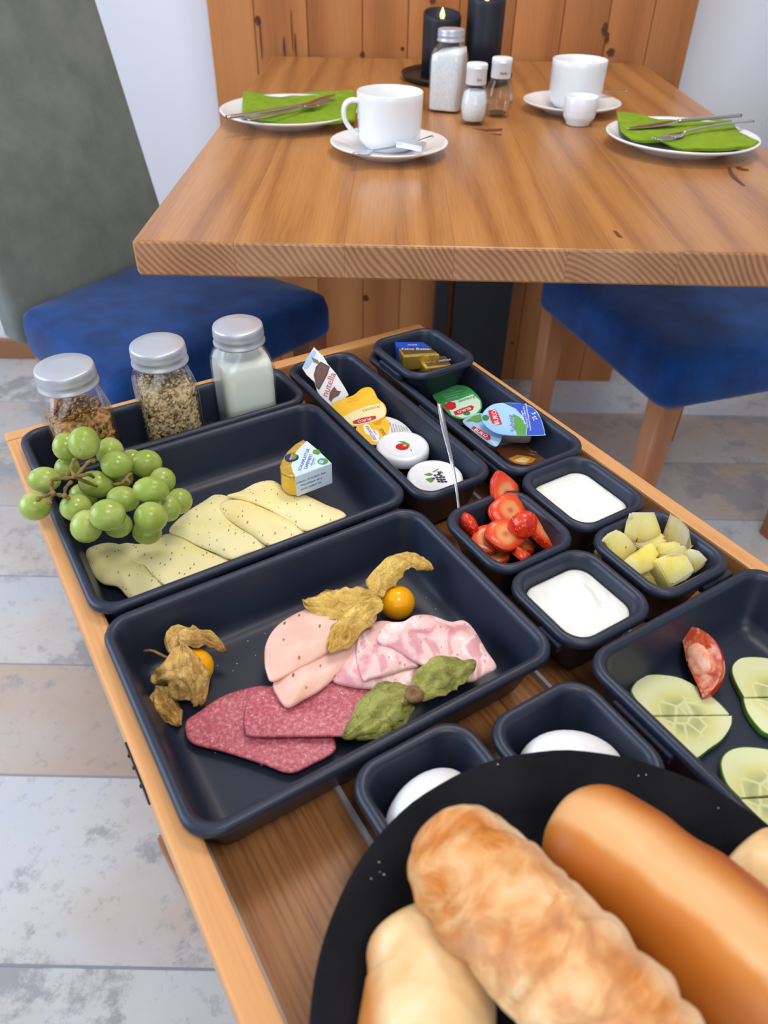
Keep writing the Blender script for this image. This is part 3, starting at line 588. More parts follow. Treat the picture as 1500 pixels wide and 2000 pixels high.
# ================================================================== CAPPED GLASS JARS
def sq_ring(hw, z, sq, n=40):
    """superellipse ring: sq=0 circle .. 1 rounded square"""
    out = []; e = 2+sq*5
    for i in range(n):
        a = 2*PI*i/n; c_, s_ = math.cos(a), math.sin(a); k = (abs(c_)**e+abs(s_)**e)**(-1/e)
        out.append(Vector((hw*k*c_, hw*k*s_, z)))
    return out
def glass_jar(label, Mx, H, hw, rl, content, fill, group, rot=0):
    j = thing('glass_jar', label, 'jar', Mx, group)
    zs = H-0.030; rn = rl*0.86; t_ = 0.0016
    prof = [(hw*0.86, 0.0, 0.9), (hw*0.97, 0.002, 0.9), (hw, 0.006, 0.9), (hw, zs-0.012, 0.9), (hw*0.98, zs-0.004, 0.75), (hw*0.90, zs+0.004, 0.4), (rn+0.001, zs+0.011, 0.05), (rn, zs+0.014, 0), (rn, H-0.004, 0)]
    bm = bmesh.new(); outer = [sq_ring(a, z, q) for a, z, q in prof]
    inner = [sq_ring(max(a-t_, 0.001), z+(0.003 if z < 0.003 else 0), q) for a, z, q in prof][::-1]
    loft(bm, outer+inner); finish('glass_body', bm, M['glass'], j, world=False)
    # cap
    bm = bmesh.new(); n = 96; h = 0.0165; zc = H-h; rings = []
    for r_, z, kn in ((rl*0.98, zc, 0), (rl*1.03, zc+0.0008, 0), (rl*1.03, zc+0.002, 0), (rl*0.985, zc+0.0035, 0), (rl*0.985, zc+0.0068, 0), (rl*1.01, zc+0.0078, 0), (rl*1.0, zc+0.009, 1), (rl*1.0, zc+0.0122, 1), (rl*0.985, H-0.0018, 0), (rl*0.965, H-0.0005, 0), (rl*0.93, H, 0), (rl*0.5, H, 0)):
        rings.append([Vector(((r_-(0.0003 if kn and i % 2 else 0))*math.cos(2*PI*i/n), (r_-(0.0003 if kn and i % 2 else 0))*math.sin(2*PI*i/n), z)) for i in range(n)])
    loft(bm, rings); finish('screw_cap', bm, M['cap'], j, world=False)
    # content
    bm = bmesh.new(); random.seed(int(H*10000)+len(label)); t2 = t_+0.0004; flakes = content in ('granola', 'muesli')
    if flakes: t2 += 0.0020
    rings = [sq_ring(a-t2, max(z, 0.0035), q) for a, z, q in prof if z < fill-0.001]
    a, q = (hw, 0.9) if fill < zs-0.01 else ((hw*0.93, 0.5) if fill < zs+0.006 else (rn, 0))
    rings.append(sq_ring(a-t2, fill, q)); rings.append(sq_ring((a-t2)*0.6, fill+(0.003 if content != 'milk' else 0.0), q)); rings.append(sq_ring((a-t2)*0.2, fill+(0.004 if content != 'milk' else 0), q))
    loft(bm, rings)
    if content != 'milk' and not flakes:
        for v in bm.verts:
            if v.co.z > fill-0.001: v.co.z += 0.004*noise.noise(v.co*60)+v.co.x*0.2
    core = finish({'milk': 'milk_fill', 'salt': 'white_fill'}.get(content, 'cereal_core'), bm, M[content if content in M else 'salt'], j, world=False)
    if flakes:
        for nm, mt, cnt, sz in (('cereal_flakes', content, 700, 0.0043), ('dark_fruit_bits', 'raisin', 26, 0.0042)):
            bm = bmesh.new()
            for k in range(cnt):
                top = random.random() < 0.22
                if top:
                    rr = (a-t2-0.002)*math.sqrt(random.random()); aa = random.random()*2*PI; p = Vector((rr*math.cos(aa), rr*math.sin(aa), fill+0.004+random.random()*0.004)); nrm = Vector((random.uniform(-1, 1), random.uniform(-1, 1), 1.2)).normalized()
                else:
                    ring = sq_ring(hw-t2+0.0004, 0, 0.9, 160); i = random.randrange(160); zz = random.uniform(0.006, min(fill, zs-0.008)); p = ring[i]+Vector((0, 0, zz)); nrm = (Vector((ring[i].x, ring[i].y, 0)).normalized()+Vector([random.uniform(-0.5, 0.5) for _ in range(3)])).normalized()
                xx = nrm.orthogonal().normalized(); yy = nrm.cross(xx); r1 = sz*random.uniform(0.7, 1.2); r2 = r1*random.uniform(0.5, 0.9)
                if not top: p = p-nrm*0.0002
                vs = [bm.verts.new(p+xx*r1*math.cos(q_*PI/4)*0.6+yy*r2*math.sin(q_*PI/4)*0.6) for q_ in range(8)]; cv = bm.verts.new(p+nrm*0.0009); cb = bm.verts.new(p-nrm*0.0006)
                for q_ in range(8): bm.faces.new((vs[q_], vs[(q_+1) % 8], cv)); bm.faces.new((vs[(q_+1) % 8], vs[q_], cb))
            ob = finish(nm, bm, M[mt], j, world=False); ob['kind'] = 'stuff'
    return j
JM = lambda u, v, rot: frameM(T(u, v, BF+0.0006), TU, TV) @ Matrix.Rotation(R(rot), 4, 'Z')
glass_jar('jar of brown granola behind the grapes, silver cap', JM(0.066, 0.5825, 4), 0.1105, 0.0255, 0.0232, 'granola', 0.066, 'capped jars in the long box')
glass_jar('middle jar of oat muesli with dried fruit, silver cap', JM(0.1415, 0.5825, -6), 0.1105, 0.0255, 0.0230, 'muesli', 0.074, 'capped jars in the long box')
glass_jar('jar of white milk with silver cap, nearest the table', JM(0.2135, 0.583, -4), 0.1105, 0.0255, 0.0222, 'milk', 0.081, 'capped jars in the long box')
sj = at(873, 210, TZ)
glass_jar('square glass jar of white sugar with ribbed silver cap on the table', frameM(Vector((0.088, 1.352, TZ)), Vector((1, -0.35, 0)), Vector((0.35, 1, 0))), 0.112, 0.0265, 0.0205, 'salt', 0.083, None)

# ================================================================== GRAPES
zg = zoomer(20, 800, 3.947)
GR = [(570, 258, 118, 130, 0), (430, 285, 100, 112, 1), (770, 330, 105, 118, 1), (820, 425, 122, 108, 0), (1050, 418, 120, 110, 0), (935, 400, 100, 95, 1), (1175, 545, 100, 100, 1), (1085, 618, 140, 104, 0), (660, 575, 138, 106, 0), (262, 540, 125, 100, 0), (190, 745, 120, 112, 0), (440, 450, 95, 90, 1), (565, 660, 110, 95, 2), (505, 755, 120, 108, 1), (870, 690, 128, 102, 1), (588, 900, 120, 130, 0), (750, 812, 138, 124, 0), (830, 890, 110, 100, 1), (1085, 830, 128, 122, 0), (1225, 760, 90, 104, 1), (1305, 705, 98, 102, 1), (1055, 945, 115, 96, 2), (850, 520, 100, 90, 2)]
gc = T(0.088, 0.462, 0.632)
def dome_hit(px, py, depth):
    d = ((px-750)/FPX*RT - (py-1000)/FPX*UP + FW).normalized()
    # ellipsoid in tray frame
    rx, ry, rz = 0.088, 0.070, 0.070
    o = CAMP-gc; f = lambda q: Vector((q.dot(TU)/rx, q.dot(TV)/ry, q.z/rz)); O, D = f(o), f(d)
    a, b_, c_ = D.dot(D), 2*O.dot(D), O.dot(O)-1; disc = b_*b_-4*a*c_
    t_ = (-b_-math.sqrt(disc))/(2*a) if disc > 0 else -b_/(2*a)
    return CAMP+d*(t_+depth), d
G = []
for gx, gy, ax, ay, dp in GR:
    px, py = zg(gx, gy); p, d = dome_hit(px, py, [0.0, 0.012, 0.022][dp]); G.append([p, d, ax, ay])
def gmin(p):
    u, v, z = uvz(p)
    if u < 0.040 or v > 0.53: return 0.694
    if u < 0.034: return 0.694
    return 0.6495
for it in range(60):
    for i in range(len(G)):
        for k in range(i+1, len(G)):
            dv = G[i][0]-G[k][0]; L = dv.length
            if L < 0.0215:
                # separate along the line of sight
                sgn = 1 if (G[i][0]-CAMP).length > (G[k][0]-CAMP).length else -1
                mv = 0.0012; G[i][0] += G[i][1]*mv*sgn; G[k][0] -= G[k][1]*mv*sgn
    for g in G:
        zmin = gmin(g[0])
        if g[0].z < zmin: g[0] -= g[1]*min(0.004, (zmin-g[0].z))
bunch = thing('grape_bunch', 'bunch of green grapes hanging over the left edge of the cheese box', 'grapes', T(0.08, 0.45, BF+0.0006))
random.seed(5)
gm = None
for i, (p, d, ax, ay) in enumerate(G):
    dist = (p-CAMP).dot(FW); rx = ax/3.947/FPX*dist; ry = ay/3.947/FPX*dist
    u, v, z = uvz(p)
    bm = bmesh.new(); bmesh.ops.create_uvsphere(bm, u_segments=20, v_segments=12, radius=1.0)
    long_ = max(rx, ry); short = min(rx, ry)
    ang = 0 if rx >= ry else 90
    # long axis roughly in the image plane
    ex = RT if rx >= ry else UP; ex = (ex+TU*random.uniform(-0.2, 0.2)+TV*random.uniform(-0.2, 0.2)).normalized(); ez = d.copy(); ez = (ez-ex*ez.dot(ex)).normalized(); ey = ez.cross(ex)
    Mg = Matrix(((ex.x*long_, ey.x*short, ez.x*short, p.x), (ex.y*long_, ey.y*short, ez.y*short, p.y), (ex.z*long_, ey.z*short, ez.z*short, p.z), (0, 0, 0, 1)))
    bm.transform(Mg); finish('grape', bm, M['grape'], bunch)
def gpt(x, y, z): px, py = zg(x, y); return at(px, py, z)
bm = bmesh.new()
J = gpt(500, 520, 0.716)
def gz(i): return G[i][0]
stems = [[gpt(500, 375, 0.724), gpt(470, 450, 0.719), J], [J, gpt(420, 530, 0.716), gpt(325, 540, 0.718)], [gpt(325, 540, 0.718), gpt(320, 590, 0.713), gpt(330, 640, 0.710)],
         [J, gpt(600, 500, 0.712), gpt(640, 520, 0.705)], [gpt(620, 390, 0.722), gpt(570, 440, 0.717), J], [gpt(480, 550, 0.712), gpt(430, 600, 0.709), gpt(420, 660, 0.705)], [gpt(330, 640, 0.712), gpt(270, 665, 0.712), gpt(215, 690, 0.712)],
         [gpt(330, 650, 0.71), gpt(390, 660, 0.707), gpt(460, 685, 0.705)], [gpt(350, 640, 0.709), gpt(300, 700, 0.706), gpt(300, 720, 0.704)], [gpt(900, 520, 0.700), gpt(860, 570, 0.698), gpt(800, 575, 0.698)], [gpt(940, 490, 0.703), gpt(900, 530, 0.700), gpt(930, 570, 0.698)], [J, gpt(700, 600, 0.69), gpt(800, 575, 0.69)]]
for k, sp in enumerate(stems): tube(bm, catmull(sp, 8, False), [0.0013+0.0004*math.sin(q*2+k) for q in range(9)], 6)
for x, y in ((215, 690), (300, 715), (420, 665), (330, 645), (520, 375), (640, 395), (450, 500)):
    r = bmesh.ops.create_icosphere(bm, subdivisions=1, radius=0.0023, matrix=Matrix.Translation(gpt(x, y, 0.7125)))
finish('stalk', bm, M['stalk'], bunch)

# ================================================================== CHEESE SLICES
zc = zoomer(150, 920, 2.727)
def slice_thing(name, label, cat, outl, z, mat, zm, th=0.0022, amp=0.0012, group=None, seed=1.0, layers=(), zf=None, fr=45, n=72, edge=0.0012, dome=0.0):
    pts = W(outl, z, zm); c = sum(pts, Vector())/len(pts); org = Vector((c.x, c.y, z-th))
    bm = bmesh.new()
    pillow(bm, pts, th, n=n, amp=amp, seed=seed, zf=zf, fr=fr, edge=edge, dome=dome)
    for (dx, dy, dz, sc) in layers:   # the folded-under leaf of the same slice
        cc = sum(pts, Vector())/len(pts)
        p2 = [cc+(p-cc)*sc+TU*dx+TV*dy+Vector((0, 0, dz)) for p in pts]
        pillow(bm, p2, th*0.8, n=n, amp=amp*0.4, seed=seed+3, zf=(lambda q, f=zf, d_=dz: f(q)+d_) if zf else None, fr=fr, edge=edge)
    o = finish(name, bm, mat, None, origin=org); props(o, label, cat, group); return o
def slope(z0, zlow):
    # cheese slices sag towards the near wall of their box
    def f(q):
        u, v, _ = uvz(q); t_ = max(0, min(1, (v-0.392)/0.05)); return zlow+(z0-zlow)*t_
    return f
GRP = 'cheese slices in the large box'
K = [('folded pale herb cheese slice at the lower left corner of its box', [(45, 440), (66, 405), (150, 380), (230, 395), (300, 430), (365, 500), (420, 560), (462, 602), (400, 660), (330, 700), (270, 668), (215, 612), (140, 597), (95, 560), (62, 500)], 0.6475, 'cheese', 0.003),
     ('herb cheese slice with a torn edge, second from the left', [(170, 415), (240, 385), (330, 388), (480, 332), (560, 350), (650, 400), (740, 440), (820, 465), (720, 520), (560, 600), (470, 605), (400, 545), (355, 495), (300, 482), (225, 455)], 0.6505, 'cheese', 0.002),
     ('broad herb cheese slice right of the grapes', [(490, 318), (530, 262), (600, 205), (680, 155), (742, 122), (830, 150), (900, 290), (1012, 392), (900, 440), (822, 466), (740, 432), (650, 395), (560, 348)], 0.6530, 'cheese', 0.002),
     ('rolled pepper cheese slice with red flecks, fourth from the left', [(757, 195), (775, 160), (850, 150), (960, 180), (1100, 250), (1218, 316), (1120, 365), (1022, 392), (940, 340), (860, 290), (795, 240)], 0.6560, 'cheese2', 0.0025),
     ('pepper cheese slice under the foil triangle', [(797, 128), (870, 105), (950, 62), (1035, 48), (1100, 82), (1210, 122), (1330, 180), (1437, 232), (1330, 280), (1220, 315), (1130, 265), (1030, 205), (940, 165), (870, 145)], 0.6585, 'cheese2', 0.0025)]
for i, (lab, ol, z, mt, th) in enumerate(K):
    slice_thing('cheese_slice', lab, 'cheese', ol, z, M[mt], zc, th=0.0022, amp=0.0012 if i not in (0, 3) else 0.0018, group=GRP, seed=i*7.3+1, layers=((0.002, 0.0035, -0.0026, 0.98),), dome=(0.006, 0.002, 0.004, 0.006, 0.003)[i])

# foil triangle camembert
zt7 = zoomer(500, 840, 6.818)
tri = [(315, 485), (345, 400), (420, 280), (520, 185), (630, 122), (680, 150), (820, 265), (1005, 442), (760, 530), (522, 620), (420, 610), (335, 560)]
topz = 0.6815; tp = [at(*zt7(x, y), topz) for x, y in tri]; cen = sum(tp, Vector())/len(tp)
xd = (at(*zt7(700, 280), topz)-at(*zt7(600, 525), topz)); cam_ = thing('cheese_triangle', 'foil-wrapped camembert wedge with gold arc and pale blue label', 'cheese', frameM(Vector((cen.x, cen.y, topz-0.0205)), xd, Vector((0, 0, 1)).cross(xd)))
inv = MW[cam_.name].inverted(); lp = [inv @ p for p in tp]
bm = bmesh.new(); cl = sum(lp, Vector())/len(lp)
loft(bm, [[Vector(((p.x-cl.x)*k+cl.x, (p.y-cl.y)*k+cl.y, z)) for p in lp] for k, z in ((0.93, 0.0), (0.99, 0.0015), (1.0, 0.004), (1.0, 0.0185), (0.985, 0.0202), (0.95, 0.0205))])
finish('wrapper', bm, M['gold'], cam_, world=False, smooth=False)
def tl(x, y): p = inv @ at(*zt7(x, y), topz); return (p.x, p.y)
decal(cam_, [tl(*q) for q in ((678, 150), (820, 268), (1003, 444), (760, 531), (525, 618), (490, 560), (470, 480), (490, 400), (530, 300), (600, 220))], 0.0206, M['label_pale'], 'label', 0.0003)
# front face label: from D to C
A_ = Vector((*tl(528, 624), 0)); B_ = Vector((*tl(1004, 446), 0)); dr = (B_-A_).normalized(); nr = Vector((dr.y, -dr.x, 0)); nr = nr if nr.dot(A_-cl) > 0 else -nr
bm = bmesh.new(); q = [A_+nr*0.0004, B_+nr*0.0004]; qb = [A_-nr*0.0012, B_-nr*0.0012]
loft(bm, [[q[0]+Vector((0, 0, 0.001)), q[1]+Vector((0, 0, 0.001)), q[1]+Vector((0, 0, 0.0208)), q[0]+Vector((0, 0, 0.0208))], [qb[0]+Vector((0, 0, 0.001)), qb[1]+Vector((0, 0, 0.001)), qb[1]+Vector((0, 0, 0.0205)), qb[0]+Vector((0, 0, 0.0205))]])
finish('side_label', bm, M['label_pale'], cam_, world=False, smooth=False)
SF = Matrix(((dr.x, 0, nr.x, 0), (dr.y, 0, nr.y, 0), (dr.z, 1, 0, 0), (0, 0, 0, 1)))
mid = A_.lerp(B_, 0.40)
for k, tx_ in enumerate(('Zutaten: Kuhmilch, Salz', 'Weichkaese 60 g', 'mind. haltbar bis')):
    text(cam_, tx_, 0.0029, Matrix.Translation(mid+nr*0.00065+Vector((0, 0, 0.0145-0.004*k))) @ SF, M['ink_blue'])
rt = 0
cx, cy = tl(640, 400); text(cam_, 'SCHUHPLATTLER', 0.0040, LT(cx, cy, 0.0211), M['ink_blue'])
cx, cy = tl(700, 425); text(cam_, 'CAMEMBERT', 0.0038, LT(cx, cy, 0.0211), M['ink_blue'])
cx, cy = tl(752, 425); text(cam_, 'laktosefrei', 0.0026, LT(cx, cy, 0.0211), M['ink_blue'])
cx, cy = tl(785, 425); text(cam_, '50% F. i. Tr.', 0.0018, LT(cx, cy, 0.0211), M['ink_grey'])
cx, cy = tl(476, 372); decal(cam_, ell(cx, cy, 0.0058, 0.0058), 0.0209, M['ink_black'], 'round_badge'); decal(cam_, ell(cx, cy, 0.0052, 0.0052), 0.0211, M['ink_blue'], 'round_badge'); decal(cam_, ell(cx+0.001, cy-0.0015, 0.004, 0.0024), 0.0213, M['ink_leaf'], 'badge_hill'); decal(cam_, [(cx-0.004, cy-0.0006), (cx+0.004, cy-0.0006), (cx+0.004, cy+0.001), (cx-0.004, cy+0.001)], 0.0215, M['ink_orange'], 'badge_band')
cx, cy = tl(890, 425); decal(cam_, ell(cx, cy, 0.0044, 0.0044), 0.0211, M['ink_leaf'], 'round_seal'); decal(cam_, ell(cx-0.001, cy+0.001, 0.0026, 0.002), 0.0213, M['ink_sky'], 'seal_sky')
cx, cy = tl(805, 300); decal(cam_, [(cx-0.004, cy-0.002), (cx, cy-0.004), (cx+0.004, cy-0.001), (cx+0.003, cy+0.003), (cx-0.002, cy+0.003)], 0.0209, M['ink_leaf'], 'leaf_seal')

# ================================================================== SAUSAGE, HAM, SALAMI
H8 = zoomer(580, 1060, 3.571)
slice_thing('salami_slice', 'folded salami slice lying lowest in the sausage box', 'sausage', [(361, 1424), (364, 1405), (385, 1390), (430, 1360), (480, 1343), (530, 1338), (600, 1362), (640, 1400), (653, 1440), (653, 1466), (612, 1490), (566, 1508), (511, 1490), (435, 1466), (375, 1450)], 0.6435, M['salami'], None, th=0.0026, amp=0.0006, group='salami slices', seed=2, layers=((0.001, 0.0025, -0.0028, 0.985),), edge=0.0018)
slice_thing('salami_slice', 'folded salami slice overlapping the first, under the green husk', 'sausage', [(476, 1404), (480, 1375), (495, 1350), (535, 1338), (600, 1330), (680, 1330), (738, 1342), (752, 1368), (722, 1400), (697, 1434), (640, 1436), (560, 1437), (490, 1436), (478, 1424)], 0.6495, M['salami'], None, th=0.0026, amp=0.0006, group='salami slices', seed=9, layers=((0.001, 0.0025, -0.0028, 0.985),), edge=0.0018)
slice_thing('sausage_slice', 'rolled pink pepper sausage slice laid diagonally over the salami', 'sausage', [(533, 1333), (540, 1356), (560, 1380), (590, 1366), (625, 1346), (655, 1320), (678, 1290), (700, 1262), (720, 1228), (700, 1212), (650, 1235), (600, 1275), (560, 1310)], 0.6540, M['lyoner'], None, th=0.0028, amp=0.0012, group='pepper sausage slices', seed=4, layers=((0.0005, 0.002, -0.0034, 0.985),), dome=0.0035)
slice_thing('sausage_slice', 'round folded pink pepper sausage slice with green and red flecks', 'sausage', [(516, 1290), (518, 1258), (534, 1228), (560, 1207), (595, 1190), (640, 1180), (690, 1182), (728, 1190), (736, 1206), (718, 1224), (680, 1246), (640, 1272), (600, 1296), (560, 1317), (530, 1329), (520, 1312)], 0.6590, M['lyoner'], None, th=0.0028, amp=0.0010, group='pepper sausage slices', seed=6, layers=((0.0005, 0.002, -0.0034, 0.985),), dome=0.0035)
slice_thing('ham_slice', 'lowest mosaic ham slice fanned towards the salami', 'ham', [(250, 960), (280, 870), (340, 770), (420, 690), (600, 640), (850, 760), (930, 860), (880, 950), (790, 1020), (640, 1018), (520, 1012), (390, 1000)], 0.6530, M['ham'], H8, th=0.0028, amp=0.0012, group='mosaic ham slices', seed=12, layers=((0.0005, 0.002, -0.0034, 0.985),), dome=0.0035)
slice_thing('ham_slice', 'middle mosaic ham slice folded to a point', 'ham', [(466, 956), (432, 880), (412, 760), (428, 650), (490, 575), (600, 538), (750, 580), (900, 700), (870, 840), (760, 875), (620, 920), (520, 942)], 0.6585, M['ham'], H8, th=0.0028, amp=0.0014, group='mosaic ham slices', seed=15, layers=((0.0005, 0.002, -0.0034, 0.985),), dome=0.0035)
slice_thing('ham_slice', 'topmost mosaic ham slice, right below the orange berry', 'ham', [(565, 682), (580, 610), (640, 552), (740, 545), (820, 503), (940, 503), (1070, 545), (1165, 537), (1235, 595), (1320, 740), (1395, 860), (1310, 915), (1210, 965), (1080, 930), (920, 862), (790, 800), (680, 737)], 0.6640, M['ham'], H8, th=0.0028, amp=0.0026, group='mosaic ham slices', seed=18, layers=((0.0005, 0.002, -0.0034, 0.985),), dome=0.0035, fr=60)

# ================================================================== PHYSALIS
def leafsheet(bm, spine, widths, cup=0.25, crink=0.0012, seed=0, n=26, m=14, up=Vector((0, 0, 1)), point=True, th=0.0003):
    sp = catmull(spine, n, False); N = len(sp); top = []
    for i, p in enumerate(sp):
        d = (sp[min(i+1, N-1)]-sp[max(i-1, 0)]).normalized(); side = d.cross(up).normalized(); nn_ = side.cross(d).normalized()
        f = i/(N-1); k = f*(len(widths)-1); a = int(min(k, len(widths)-2)); w_ = widths[a]+(widths[a+1]-widths[a])*(k-a)
        wl = w_*(1+0.22*noise.noise(Vector((f*7, seed, 1)))); wr = w_*(1+0.22*noise.noise(Vector((f*7, seed, 5))))
        row = []
        for j in range(m+1):
            x = (j/m*2-1); q = p+side*(wl if x < 0 else wr)*x/2 - nn_*w_*cup*x*x
            q += nn_*crink*1.5*(noise.noise(Vector((x*3+seed, f*6, seed)))*1.6+0.55*math.cos(x*PI*3.3+f*1.5)*min(1, f*4)+0.7*noise.noise(Vector((x*7, f*14, seed+4))))+side*crink*0.8*noise.noise(Vector((f*9, seed, x)))
            row.append(q)
        top.append((row, nn_))
    A1 = [[bm.verts.new(q) for q in r] for r, _ in top]; B1 = [[bm.verts.new(q-nn_*th) for q in r] for r, nn_ in top]
    for i in range(N-1):
        for j in range(m):
            bm.faces.new((A1[i][j], A1[i][j+1], A1[i+1][j+1], A1[i+1][j])); bm.faces.new((B1[i][j+1], B1[i][j], B1[i+1][j], B1[i+1][j+1]))
    for i in range(N-1):
        bm.faces.new((A1[i][0], A1[i+1][0], B1[i+1][0], B1[i][0])); bm.faces.new((A1[i+1][m], A1[i][m], B1[i][m], B1[i+1][m]))
    bm.faces.new(A1[0]+B1[0][::-1]); bm.faces.new(A1[-1][::-1]+B1[-1])
ZF = BF
def husk_part(parent, sp, widths, mat, seed, cup=0.25, crink=0.0012, up=Vector((0, 0, 1)), name='husk_leaf', m=16):
    bm = bmesh.new(); leafsheet(bm, [at(*p) for p in sp], widths, cup, crink, seed, up=up, m=m); return finish(name, bm, mat, parent)
def sphere_part(parent, name, c, r, mat, sq=(1, 1, 1)):
    bm = bmesh.new(); bmesh.ops.create_uvsphere(bm, u_segments=28, v_segments=18, radius=r); bmesh.ops.scale(bm, vec=sq, verts=bm.verts); bm.transform(Matrix.Translation(c)); return finish(name, bm, mat, parent)
c = at(381, 1303, ZF+0.0125)
pa = thing('physalis', 'physalis with dry golden husk in the left corner of the sausage box', 'fruit', Vector((c.x, c.y, ZF+0.0004)), 'physalis fruits')
sphere_part(pa, 'berry', c, 0.0121, M['berry'])
# husk: a papery cup folded over the berry
husk_part(pa, [(352, 1262, .668), (345, 1290, .668), (349, 1330, .661), (350, 1368, .648)], [0.006, 0.026, 0.031, 0.018], M['husk'], 3, cup=0.35, crink=0.0016)
husk_part(pa, [(358, 1262, .670), (368, 1290, .671), (380, 1330, .663), (384, 1378, .645)], [0.005, 0.016, 0.020, 0.006], M['husk'], 5, cup=0.3, crink=0.0016)
husk_part(pa, [(340, 1275, .662), (345, 1240, .666), (375, 1237, .668), (410, 1245, .662), (443, 1273, .652)], [0.006, 0.020, 0.017, 0.013, 0.001], M['husk'], 8, cup=0.2, crink=0.0018)
husk_part(pa, [(345, 1290, .662), (325, 1310, .655), (294, 1328, .650)], [0.016, 0.017, 0.003], M['husk_y'], 11, cup=0.25)
husk_part(pa, [(320, 1340, .654), (320, 1372, .647), (338, 1395, .644), (350, 1418, .641)], [0.012, 0.019, 0.014, 0.001], M['husk'], 14, cup=0.25, crink=0.0018)
bm = bmesh.new(); tube(bm, catmull([at(281, 1272, .662), at(298, 1271, .664), at(325, 1284, .664), at(345, 1288, .662)], 8, False), 0.0009, 6); finish('stem', bm, M['stalk'], pa)
c = at(776, 1177, ZF+0.0130)
pb = thing('physalis', 'physalis with shiny orange berry and spread yellow husk leaves', 'fruit', Vector((c.x, c.y, ZF+0.0004)), 'physalis fruits')
sphere_part(pb, 'berry', c, 0.0126, M['berry'])
husk_part(pb, [(742, 1168, .660), (742, 1135, .668), (765, 1100, .674), (795, 1088, .676), (822, 1098, .672), (846, 1112, .668)], [0.004, 0.022, 0.020, 0.016, 0.012, 0.001], M['husk_y'], 21, cup=0.22, crink=0.0016)
husk_part(pb, [(743, 1170, .664), (705, 1165, .667), (660, 1170, .668), (625, 1175, .666), (593, 1177, .663)], [0.006, 0.022, 0.030, 0.022, 0.002], M['husk_y'], 24, cup=0.15, crink=0.0020)
husk_part(pb, [(744, 1172, .668), (710, 1188, .671), (680, 1215, .669), (660, 1245, .667), (643, 1272, .665)], [0.007, 0.020, 0.020, 0.016, 0.002], M['husk_y'], 27, cup=0.25, crink=0.0018)
c = at(808, 1361, .664)
pc = thing('physalis', 'empty green physalis husk leaves spread on the ham and salami', 'fruit', Vector((c.x, c.y, .652)), 'physalis fruits')
husk_part(pc, [(812, 1362, .668), (835, 1330, .672), (870, 1305, .673), (905, 1300, .672), (930, 1297, .672)], [0.008, 0.024, 0.029, 0.018, 0.001], M['husk_g'], 31, cup=0.18, crink=0.0014)
husk_part(pc, [(806, 1362, .667), (780, 1352, .670), (742, 1372, .668), (705, 1408, .663), (669, 1441, .658)], [0.008, 0.024, 0.030, 0.018, 0.001], M['husk_g'], 34, cup=0.18, crink=0.0014)
husk_part(pc, [(806, 1372, .664), (770, 1385, .663), (730, 1412, .661), (696, 1444, .657)], [0.008, 0.022, 0.018, 0.001], M['husk_g'], 37, cup=0.15, crink=0.0014)
bm = bmesh.new()
Mc = Matrix.Translation(at(808, 1360, .667)); lathe(bm, [(0.0062, 0), (0.006, 0.003), (0.004, 0.0045), (0.0022, 0.004), (0.0014, 0.002)], 14, M4=Mc); 
for v in bm.verts: v.co += Vector((noise.noise(v.co*300), noise.noise(v.co*310), noise.noise(v.co*290)))*0.0012
finish('calyx', bm, M['husk_core'], pc)

# ================================================================== YOGHURT
def yog(label, u0, u1, v0, v1, z, seed):
    cu, cv = (u0+u1)/2, (v0+v1)/2; ins_ = 0.0098; pts = [T(cu+p.x, cv+p.y, z) for p in rrect((u1-u0)/2-ins_, (v1-v0)/2-ins_, 0.0125, z, 8)]
    bm = bmesh.new(); n = len(pts); c_ = T(cu, cv, z); rings = []
    for k in range(17):
        t_ = 1-k/17; rg = []
        for p in pts:
            q = c_+(p-c_)*t_; e = 1-t_**5
            sw = 0.0042*noise.noise(Vector((q.x*42+seed, q.y*30, seed)))+0.0026*noise.noise(Vector((q.x*85, q.y*40+seed*2, seed)))
            sw += 0.0012*abs(noise.noise(Vector((q.x*60+q.y*50, seed, q.y*20)))) if t_ < 0.9 else 0
            rg.append(Vector((q.x, q.y, z+e*(0.0028+sw))))
        rings.append(rg)
    low = [p+Vector((0, 0, -0.02)) for p in [c_+(p-c_)*0.95 for p in pts]]
    loft(bm, [low]+rings); o = finish('yoghurt', bm, M['yogurt'], None, origin=Vector((c_.x, c_.y, z-0.02))); props(o, label, 'yoghurt', 'yoghurt portions', 'stuff'); return o
yog('white yoghurt filling the small box at the right edge of the tray', 0.346, 0.421, 0.2735, 0.3545, 0.6685, 3.0)
yog('white yoghurt filling the small box beside the ham box', 0.2645, 0.3395, 0.1915, 0.2675, 0.6690, 8.0)

